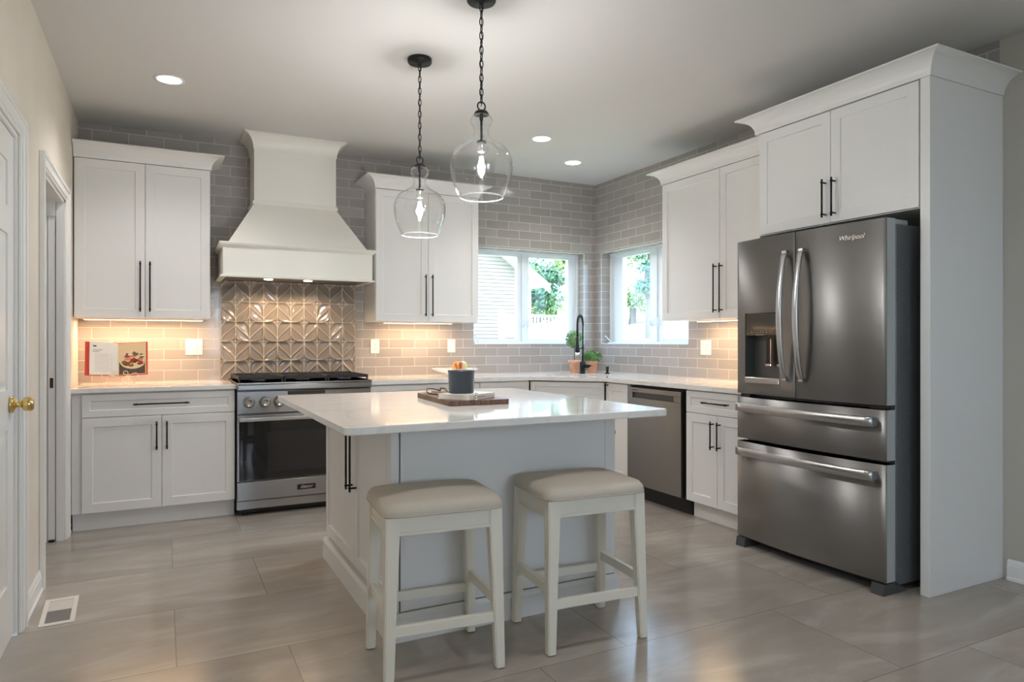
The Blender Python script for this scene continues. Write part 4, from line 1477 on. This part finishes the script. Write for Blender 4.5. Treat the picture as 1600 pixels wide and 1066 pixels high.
# back spine, finial and rear leg
b.tube([(0, 0.030, 0.055), (0, 0.055, 0.15), (0, 0.090, 0.27), (0, 0.094, 0.300)], rt, 6)
b.tube([(0.0 + 0.012 * math.sin(2 * PI * i / 14), 0.096, 0.316 + 0.022 * math.cos(2 * PI * i / 14)) for i in range(14)], rt * 0.8, 6, closed=True)
b.tube([(0, 0.090, 0.27), (0, 0.15, 0.14), (0, 0.20, 0.003)], rt, 6)
b.build('iron_frame', M['stand'], t)

lean = R(16)
t = thing('cookbook', 'open red cookbook with a salad photograph, resting on the scrolled stand', 'book', (bx - 0.012, by - 0.010, CT1 + 0.0590), R(2))
piv = bpy.data.objects.new('pivot', None)
def lean_pts(o):
    o.rotation_euler = (-lean, 0, 0)
    return o
# cover: two boards in a shallow V
def leaf_block(sgn, wdt, t0, t1, h, zoff, a):
    """curved page block on one side; sgn -1 left, +1 right; a = opening angle"""
    b = MB()
    n = 10
    rings = []
    for i in range(n + 1):
        u = i / n
        x = wdt * u
        rise = 0.010 * math.sin(min(1, u * 2.2) * PI / 2) - 0.006 * u
        yb = -t0 - x * math.tan(a)
        yf_ = yb - t1 * min(1, 0.15 + u * 3) - rise * 0.3
        rings.append([(sgn * x, yb, zoff), (sgn * x, yf_, zoff), (sgn * x, yf_, zoff + h), (sgn * x, yb, zoff + h)])
    b.loops(rings, True, True, True, False)
    return b
BH = 0.235
cov = MB()
ang = R(12)
for sgn, wd in ((-1, 0.192), (1, 0.178)):
    rings = []
    for u in (0, 1):
        x = wd * u
        y = -x * math.tan(ang)
        rings.append([(sgn * x, y, 0.0), (sgn * x, y - 0.003, 0.0), (sgn * x, y - 0.003, BH), (sgn * x, y, BH)])
    cov.loops(rings, True, True, True, False)
lean_pts(cov.build('cover', M['cover_red'], t))
lb = leaf_block(-1, 0.165, 0.0034, 0.020, BH - 0.012, 0.006, ang)
lean_pts(lb.build('left_pages', M['paper'], t))
rb = leaf_block(1, 0.168, 0.0034, 0.006, BH - 0.012, 0.006, ang)
rbo = lean_pts(rb.build('right_pages', mat('photo_page', srgb(244, 214, 170), 0.35), t))
# printed text on the left page
def page_y(sgn, x, t1):
    u = x / (0.165 if sgn < 0 else 0.168)
    rise = 0.010 * math.sin(min(1, u * 2.2) * PI / 2) - 0.006 * u
    return -0.0034 - x * math.tan(ang) - t1 * min(1, 0.15 + u * 3) - rise * 0.3 - 0.0006
def stroke(b, x0, x1, z0, z1, sgn, t1):
    k = max(1, int((x1 - x0) / 0.02))
    for i in range(k):
        a0 = x0 + (x1 - x0) * i / k; a1 = x0 + (x1 - x0) * (i + 1) / k
        b.face([(sgn * a0, page_y(sgn, a0, t1), z0), (sgn * a1, page_y(sgn, a1, t1), z0), (sgn * a1, page_y(sgn, a1, t1), z1), (sgn * a0, page_y(sgn, a0, t1), z1)])
b = MB()
stroke(b, 0.126, 0.146, 0.196, 0.206, -1, 0.020)
for k in range(3):
    stroke(b, 0.09 + 0.01 * k, 0.148, 0.176 - 0.008 * k, 0.178 - 0.008 * k, -1, 0.020)
lean_pts(b.build('page_heading', M['ink'], t, fix=False))
b = MB()
for k in range(13):
    stroke(b, 0.030 + 0.008 * random.random(), 0.135, 0.146 - 0.010 * k, 0.1475 - 0.010 * k, -1, 0.020)
lean_pts(b.build('page_text', M['softink'], t, fix=False))
# food photograph: dark table, plate and salad, as flat print
b = MB()
b.use(mat('print_dark', srgb(96, 78, 70), 0.4))
stroke(b, 0.006, 0.162, 0.008, 0.095, 1, 0.006)
pl = mat('print_plate', srgb(238, 214, 170), 0.4)
def disc(cx, cz, rx, rz_, m_, dy, n=18):
    b.use(m_)
    pts = []
    for i in range(n):
        a = 2 * PI * i / n
        x = max(0.006, min(0.160, cx + rx * math.cos(a)))
        z = cz + rz_ * math.sin(a)
        pts.append((x, z))
    c = (cx, page_y(1, cx, 0.006) - dy, cz)
    for i in range(n):
        p, q = pts[i], pts[(i + 1) % n]
        b.face([c, (p[0], page_y(1, p[0], 0.006) - dy, p[1]), (q[0], page_y(1, q[0], 0.006) - dy, q[1])])
disc(0.090, 0.105, 0.082, 0.062, pl, 0.0008)
cols2 = [mat('print_red', srgb(176, 66, 44), 0.4), mat('print_pink', srgb(222, 140, 110), 0.4), mat('print_olive', srgb(122, 106, 60), 0.4), mat('print_cream', srgb(246, 222, 190), 0.4), mat('print_brown', srgb(110, 60, 44), 0.4)]
rnd = random.Random(3)
for k in range(46):
    a = rnd.random() * 2 * PI; rr = math.sqrt(rnd.random())
    disc(0.090 + 0.066 * rr * math.cos(a), 0.118 + 0.052 * rr * math.sin(a), 0.008 + 0.012 * rnd.random(), 0.005 + 0.008 * rnd.random(), cols2[k % 5], 0.0010 + 0.00004 * k, 8)
lean_pts(b.build('salad_photograph', None, t, fix=False))

# ------------------------------------------------------------------ glass fruit bowl on the back counter
FBX, FBY = -1.605, -0.250
t = thing('fruit_bowl', 'wide clear glass dish of fruit on the back counter by the switch', 'bowl', (FBX, FBY, CT1))
b = MB()
prof = [(0.0, 0.0), (0.055, 0.0), (0.060, 0.006), (0.050, 0.012), (0.070, 0.018), (0.120, 0.030), (0.170, 0.046), (0.205, 0.062), (0.208, 0.064), (0.203, 0.066), (0.165, 0.051), (0.115, 0.036), (0.06, 0.024), (0.0, 0.022)]
b.lathe(prof, n=40, cap0=False, cap1=False)
gm = mat('cut_glass', (0.86, 0.92, 0.97, 1), 0.08, 0.0, Alpha=0.38)
b.build('dish', gm, t)
def apple(label, x, y, z, r, cm, rot):
    t = thing('apple', label, 'fruit', (x, y, z), rot, 'red and yellow apples in the glass dish')
    b = MB()
    n = 24; m_ = 14
    rings = []
    for j in range(m_ + 1):
        ph = PI * j / m_
        rr = r * math.sin(ph) * (1 + 0.06 * math.cos(ph))
        zz = r * (0.92 - 0.92 * math.cos(PI - ph) * -1) if False else r * 0.93 * math.cos(ph) + r
        dent = 0.16 * r * math.exp(-(math.sin(ph) / 0.35) ** 2)
        zz += -dent if ph < PI / 2 else dent * 0.6
        rings.append([(max(rr, 0.0008) * math.cos(2 * PI * i / n), max(rr, 0.0008) * math.sin(2 * PI * i / n), zz) for i in range(n)])
    b.loops(rings)
    b.build('flesh', cm, t)
    b = MB(); b.tube([(0, 0, 1.72 * r), (0.004, 0.002, 2.0 * r)], 0.0016, 6)
    b.build('stem', M['leather'], t)
am = add_noise_color(mat('apple_skin', srgb(190, 60, 40), 0.3), srgb(160, 52, 42), srgb(210, 176, 100), 18, 2, stretch=(2.4, 2.4, 0.5), lo=0.42, hi=0.62)
am2 = add_noise_color(mat('apple_skin_yellow', srgb(226, 200, 100), 0.3), srgb(206, 186, 104), srgb(224, 206, 146), 12, 2)
apple('large red and yellow apple at the front of the glass dish', FBX + 0.010, FBY - 0.045, CT1 + 0.027, 0.056, am, 0.3)
apple('yellow apple behind the red one in the glass dish', FBX + 0.078, FBY + 0.050, CT1 + 0.030, 0.052, am2, 1.3)

# ------------------------------------------------------------------ faucet
t = thing('faucet', 'tall matte black spring pull-down faucet at the corner sink', 'faucet', (-0.415, -0.415, CT1), R(-60))
b = MB(); b.lathe([(0.0, 0.0), (0.026, 0.0), (0.026, 0.105), (0.022, 0.112), (0.0, 0.112)], n=24, cap0=False, cap1=False)
b.build('base', M['black'], t)
b = MB()
# arch rises behind and comes forward (towards -y local)
pts = [(0, 0.0, 0.11), (0, 0.004, 0.25), (0, 0.006, 0.445)]
for i in range(1, 13):
    a = PI * i / 12
    pts.append((0, 0.006 - 0.055 + 0.055 * math.cos(a), 0.445 + 0.085 * math.sin(a)))
pts += [(0, -0.104, 0.34)]
b.tube(pts, 0.0075, 10)
b.build('spout_pipe', M['black'], t)
b = MB()
# spring coil round the arch
coil = []
acc = [0.0]
P_ = [Vector(p) for p in pts[2:]]
for i in range(1, len(P_)): acc.append(acc[-1] + (P_[i] - P_[i - 1]).length)
tot = acc[-1]; NT = 30
for k in range(NT * 8 + 1):
    s_ = tot * k / (NT * 8)
    i = 0
    while i < len(acc) - 2 and acc[i + 1] < s_: i += 1
    f_ = (s_ - acc[i]) / max(1e-6, acc[i + 1] - acc[i])
    p = P_[i].lerp(P_[i + 1], f_)
    tdir = (P_[i + 1] - P_[i]).normalized()
    u = Vector((1, 0, 0)); v = tdir.cross(u)
    a = 2 * PI * k / 8
    coil.append(tuple(p + u * 0.0115 * math.cos(a) + v * 0.0115 * math.sin(a)))
b.tube(coil, 0.0020, 5)
b.build('spring', M['black'], t)
b = MB(); b.lathe([(0.010, 0.340), (0.014, 0.330), (0.017, 0.26), (0.022, 0.215), (0.022, 0.200), (0.0, 0.200)], (0, -0.104, 0), 20, True, False)
sh = b.build('spray_head', M['black'], t)
b = MB(); b.lathe([(0.019, 0.1995), (0.019, 0.172), (0.015, 0.165), (0.0, 0.165)], (0, -0.104, 0), 20, True, False)
b.build('nozzle', M['chrome'], sh)
b = MB(); b.tube([(0, -0.086, 0.235), (0, -0.03, 0.232), (0, 0.0, 0.235)], 0.006, 8)
b.box(-0.012, 0.012, -0.012, 0.012, 0.224, 0.246, 0.003)
b.build('dock_arm', M['black'], t)
b = MB(); b.tube([(0.020, 0, 0.070), (0.062, 0, 0.070)], 0.017, 16); b.tube([(0.062, 0, 0.070), (0.085, 0, 0.074), (0.092, -0.03, 0.080)], [0.008, 0.006, 0.005], 8)
b.build('lever', M['black'], t)
# soap pump
t = thing('soap_dispenser', 'small black soap dispenser pump right of the faucet', 'soap dispenser', (-0.205, -0.505, CT1), R(-45))
b = MB(); b.lathe([(0.0, 0.0), (0.026, 0.0), (0.026, 0.004), (0.014, 0.008), (0.012, 0.04), (0.0155, 0.042), (0.0155, 0.062), (0.012, 0.066), (0.0, 0.066)], n=20, cap0=False, cap1=False)
b.build('pump', M['black'], t)
b = MB(); b.tube([(0, -0.010, 0.056), (0, -0.045, 0.054), (0, -0.050, 0.046)], 0.005, 8)
b.build('nozzle', M['black'], t)

# ------------------------------------------------------------------ potted plants
def leaf_cloud(center, rad, count, size, seed, squash=(1, 1, 1), shell=0.55, up=0.0):
    rnd = random.Random(seed)
    b = MB()
    for _ in range(count):
        while True:
            d = Vector((rnd.uniform(-1, 1), rnd.uniform(-1, 1), rnd.uniform(-1, 1)))
            if 0.05 < d.length < 1: break
        d.normalize()
        rr = rad * (shell + (1 - shell) * rnd.random())
        p = Vector((d.x * squash[0], d.y * squash[1], d.z * squash[2])) * rr + Vector(center)
        if p.z < up: continue
        n = (d + Vector((rnd.uniform(-.6, .6), rnd.uniform(-.6, .6), rnd.uniform(-.2, .8)))).normalized()
        u = n.cross(Vector((rnd.uniform(-1, 1), rnd.uniform(-1, 1), rnd.uniform(-1, 1)))).normalized()
        v = n.cross(u)
        s_ = size * rnd.uniform(0.7, 1.3)
        w_ = s_ * 0.42
        b.face([tuple(p - u * s_ * 0.5), tuple(p + v * w_ * 0.5 + n * s_ * 0.08), tuple(p + u * s_ * 0.5), tuple(p - v * w_ * 0.5 + n * s_ * 0.08)])
    return b
def pot(parent, r0, r1, h):
    b = MB(); b.lathe([(0.0, 0.0), (r0, 0.0), (r0 + (r1 - r0) * 0.8, h * 0.80), (r1 + 0.004, h * 0.80), (r1 + 0.005, h), (r1 - 0.004, h), (r1 - 0.006, h * 0.88), (0.0, h * 0.88)], n=28, cap0=False, cap1=False)
    b.build('pot', M['terracotta'], parent)
t = thing('potted_plant', 'bushy green plant in a small terracotta pot in the corner beside the faucet', 'plant', (-0.225, -0.285, CT1))
pot(t, 0.036, 0.056, 0.115)
b = leaf_cloud((0, 0, 0.150), 0.098, 900, 0.030, 4, (1.0, 1.0, 0.62), 0.35, 0.095); b.build('foliage', M['leaf'], t, fix=False)
t = thing('topiary_plant', 'round ball topiary in a terracotta pot behind the faucet', 'plant', (-0.385, -0.225, CT1))
pot(t, 0.036, 0.056, 0.120)
b = MB(); b.tube([(0, 0, 0.10), (0.003, 0.002, 0.20), (0, 0, 0.30)], 0.004, 6); b.build('stem', M['bark'], t)
b = leaf_cloud((0, 0, 0.318), 0.088, 1100, 0.026, 9, (1, 1, 1), 0.5); b.build('foliage', M['leaf_pale'], t, fix=False)

# ------------------------------------------------------------------ island decor
ang = R(-3.5)
t = thing('cutting_board', 'dark walnut cutting board lying on the island top', 'cutting board', (-2.366, -2.795, CT1 + 0.0004), ang)
# local: x 0 (right front corner) to -0.295, y 0 to 0.50 ; handle at the back left
b = MB()
def rr2(x0, x1, y0, y1, r, n=4):
    pts = []
    for cx, cy_, a0 in ((x1 - r, y1 - r, 0), (x0 + r, y1 - r, 90), (x0 + r, y0 + r, 180), (x1 - r, y0 + r, 270)):
        for i in range(n + 1):
            a = R(a0 + 90 * i / n); pts.append((cx + r * math.cos(a), cy_ + r * math.sin(a)))
    return pts
b.prism(rr2(-0.302, 0.0, 0.0, 0.56, 0.022), 0.0, 0.024)
b.prism(rr2(-0.195, -0.110, 0.5598, 0.66, 0.02), 0.0, 0.024)
b.build('board', M['walnut'], t)
b = MB()
b.tube([(-0.150, 0.62, 0.0272), (-0.20, 0.60, 0.040), (-0.245, 0.55, 0.046), (-0.270, 0.48, 0.036), (-0.272, 0.42, 0.0272), (-0.24, 0.37, 0.0272)], 0.0032, 6)
b.tube([(-0.152, 0.62, 0.0272), (-0.175, 0.54, 0.046), (-0.185, 0.44, 0.052), (-0.185, 0.34, 0.0275)], 0.0032, 6)
b.build('leather_loop', M['leather'], t)
zb = CT1 + 0.0244
t = thing('book', 'lower white book stacked on the walnut board', 'book', (-2.520, -2.715, zb), R(-32), 'white books stacked on the walnut board')
def book(t, w, d, h, cm, edge):
    b = MB(); b.box(-w / 2, w / 2, -d / 2, d / 2, 0, 0.0025); b.box(-w / 2, w / 2, -d / 2, d / 2, h - 0.0025, h); b.box(w / 2 - 0.003, w / 2, -d / 2, d / 2, 0.0025, h - 0.0025)
    b.build('cover', cm, t)
    b = MB(); b.box(-w / 2 + 0.004, w / 2 - 0.0032, -d / 2 + 0.004, d / 2 - 0.004, 0.0027, h - 0.0027)
    b.build('pages', M['paper'], t)
t.location = (-2.530, -2.650, zb); t.rotation_euler = (0, 0, R(-60))
book(t, 0.175, 0.225, 0.024, M['cover_white'], None)
b = MB()
b.face([(0.0879, -0.06, 0.009), (0.0879, 0.03, 0.009), (0.0879, 0.03, 0.0145), (0.0879, -0.06, 0.0145)])
b.build('spine_print', M['softink'], t, fix=False)
# napkin-ring style wire ball beside the crock
t = thing('decorative_beads', 'small silver bead strand hanging over the book spine on the board', 'decoration', (-2.545, -2.800, zb))
b = MB()
for k in range(3):
    b.ico((0.0, 0.0, 0.0068 + 0.0125 * k), 0.0066, 2)
b.build('beads', M['silver'], t)
# crock
t = thing('crock', 'slate blue straight-sided crock standing on the books', 'pot', (-2.552, -2.640, zb + 0.0243))
b = MB()
b.lathe([(0.0, 0.001), (0.058, 0.001), (0.060, 0.005), (0.0605, 0.008), (0.064, 0.100), (0.066, 0.102), (0.066, 0.109), (0.063, 0.109), (0.060, 0.100), (0.056, 0.012), (0.0, 0.010)], n=40, cap0=False, cap1=False)
b.build('vessel', M['crock'], t)
b = MB(); b.lathe([(0.0, 0.0), (0.0565, 0.0), (0.0565, 0.0009), (0.0, 0.0009)], n=32, cap0=False, cap1=False)
b.build('foot_ring', M['silver'], t)

# ------------------------------------------------------------------ floor register
t = thing('floor_vent', 'white metal floor vent register near the left wall', 'vent', (-4.249, -2.035, 0.0004), R(2.5))
b = MB()
x0, x1, y0, y1 = -0.066, 0.066, -0.172, 0.172
b.box(x0, x1, y0, y0 + 0.026, 0, 0.005, 0.001); b.box(x0, x1, y1 - 0.03, y1, 0, 0.005, 0.001)
b.box(x0, x0 + 0.020, y0 + 0.026, y1 - 0.03, 0, 0.005, 0.001); b.box(x1 - 0.020, x1, y0 + 0.026, y1 - 0.03, 0, 0.005, 0.001)
b.build('frame', M['frame_white'], t)
b = MB(); b.box(x0 + 0.0205, x1 - 0.0205, y0 + 0.0265, 0.005, 0, 0.002)
b.build('damper', M['vent_grey'], t)
b = MB()
for k in range(12):
    yy = 0.008 + k * 0.0108
    b.box(x0 + 0.0205, x1 - 0.0205, yy, yy + 0.0075, 0.001, 0.004)
b.build('louvers', M['frame_white'], t)

# ------------------------------------------------------------------ outside
b = MB()
n = 40
for i in range(n):
    for j in range(n):
        def gp(i_, j_):
            x = -25 + 85 * i_ / n; y = -22 + 90 * j_ / n
            d = 0.38 * min(max(x - 1, 0), 7)
            return (x, y, -0.75 + d)
        b.face([gp(i, j), gp(i + 1, j), gp(i + 1, j + 1), gp(i, j + 1)], True)
bmesh.ops.remove_doubles(b.bm, verts=b.bm.verts, dist=1e-4)
tag(b.build('lawn', M['grass']), 'sunlit lawn rising behind the house', 'lawn', kind='stuff')

HY = 11.1
t = thing('neighbor_house', 'white neighbouring house with lap siding seen through the back window', 'house', (0, HY, 0))
# siding boards under a gable rake that falls to the right: z = zr(x)
XR = 5.18
def zr(x): return 2.96 + (XR - x) * 0.72
b = MB()
zb_ = -0.9; cs = 0.1
x_left = -6.0
k = 0
while True:
    z = zb_ + cs * k
    if z > 6.5: break
    # board extends to where the rake cuts it
    xr0 = XR if zr(XR) > z else XR - (z - zr(XR)) / 0.72
    xr1 = XR if zr(XR) > z + cs else XR - (z + cs - zr(XR)) / 0.72
    b.face([(x_left, -0.034, z), (xr0, -0.034, z), (xr1, 0.0, z + cs), (x_left, 0.0, z + cs)])
    b.face([(x_left, 0.0, z), (xr0, 0.0, z), (xr0, -0.034, z), (x_left, -0.034, z)])
    k += 1
b.build('siding', M['siding'], t, fix=False)
b = MB(); b.box(XR, XR + 0.14, -0.04, 0.10, -0.9, 2.9)
b.hexa([(x_left, 0.02, -0.9), (XR, 0.02, -0.9), (XR, 6, -0.9), (x_left, 6, -0.9)], [(x_left, 0.02, 2.9), (XR, 0.02, 2.9), (XR, 6, 2.9), (x_left, 6, 2.9)])
b.build('walls', M['fascia'], t)
b = MB()
# rake overhang: thick white board running down to the right, with soffit
for (dy0, dy1, dz0, dz1) in ((-0.40, -0.36, -0.02, 0.22), (-0.36, 6.0, 0.16, 0.22)):
    xa, xb_ = x_left, XR + 0.55
    b.hexa([(xa, dy0, zr(xa) + dz0), (xb_, dy0, zr(xb_) + dz0), (xb_, dy1, zr(xb_) + dz0), (xa, dy1, zr(xa) + dz0)],
           [(xa, dy0, zr(xa) + dz1), (xb_, dy0, zr(xb_) + dz1), (xb_, dy1, zr(xb_) + dz1), (xa, dy1, zr(xa) + dz1)])
b.build('roof', M['fascia'], t)

# deck rail
t = thing('deck_railing', 'white deck railing beyond the right pane of the back window', 'railing', (4.49, 8.1, 0))
b = MB(); b.box(-1.5, 1.2, -0.05, 0.05, 1.77, 1.82); b.build('top_rail', M['trim'], t)
b = MB(); b.box(-1.5, 1.2, -0.03, 0.03, 1.30, 1.34); b.build('bottom_rail', M['trim'], t)
for k in range(28):
    xx = -1.45 + k * 0.093
    if -0.07 < xx < 0.05: continue
    b = MB(); b.box(xx, xx + 0.032, -0.018, 0.018, 1.341, 1.769); b.build('baluster', M['trim'], t)
for xx in (-1.6, -0.055, 1.2):
    b = MB(); b.box(xx, xx + 0.11, -0.06, 0.06, 0.3, 1.92, 0.01); b.build('post', M['trim'], t)
b = MB(); b.box(-1.7, 1.4, -0.1, 1.5, 1.10, 1.22); b.build('deck_floor', M['fascia'], t)

def tree(label, x, y, z0, h, crown_r, seed, m, nblob=9, trunk=0.12, leaf=0.16, count=260):
    rnd = random.Random(seed)
    t = thing('tree', label, 'tree', (x, y, z0), 0, 'trees beyond the windows')
    b = MB()
    b.tube([(0, 0, -0.4), (0.05, 0.02, h * 0.3), (-0.04, 0.05, h * 0.6), (0.02, 0, h * 0.85)], [trunk, trunk * 0.8, trunk * 0.5, trunk * 0.2], 8)
    for k in range(5):
        a = rnd.random() * 2 * PI; zz = h * rnd.uniform(0.35, 0.6)
        b.tube([(0, 0, zz), (0.5 * crown_r * math.cos(a), 0.5 * crown_r * math.sin(a), zz + 0.25 * h)], [trunk * 0.4, trunk * 0.12], 6)
    b.build('trunk', M['bark'], t)
    B = MB()
    for k in range(nblob):
        a = rnd.random() * 2 * PI; rr = crown_r * 0.62 * math.sqrt(rnd.random())
        c = (rr * math.cos(a), rr * math.sin(a), h * rnd.uniform(0.42, 0.95))
        lb_ = leaf_cloud(c, crown_r * rnd.uniform(0.28, 0.5), count, leaf, seed * 31 + k, (1, 1, 0.8), 0.3)
        me_ = bpy.data.meshes.new('tmp'); lb_.bm.to_mesh(me_); B.bm.from_mesh(me_); bpy.data.meshes.remove(me_); lb_.bm.free()
    B.mats = []
    B.build('foliage', m, t, fix=False)
def gz(x, y): return -0.80 + 0.38 * min(max(x - 1, 0), 7)
for (lab, x, y, h, r, s_, m, lf, nb) in (
        ('bushy tree just right of the neighbouring house', 10.7, 20.6, 2.7, 1.9, 1, M['tree2'], 0.20, 14),
        ('tall loose tree in the right pane of the back window', 12.0, 19.9, 4.6, 1.1, 2, M['tree'], 0.18, 9),
        ('low bush behind the deck railing', 11.6, 21.8, 1.1, 2.2, 3, M['tree'], 0.16, 12),
        ('round tree with a bare trunk in the corner window', 6.3, 7.1, 2.5, 0.75, 4, M['tree2'], 0.10, 9),
        ('pale tall tree filling the top of the corner window', 9.6, 11.2, 5.2, 2.4, 5, M['tree'], 0.20, 12),
        ('low shrub at the bottom of the corner window', 8.0, 10.0, 0.75, 1.1, 6, M['tree'], 0.10, 10)):
    tree(lab, x, y, gz(x, y), h, r, s_, m, leaf=lf, nblob=nb)

# finishing: smooth shading limit for bevelled steel parts is left flat on purpose
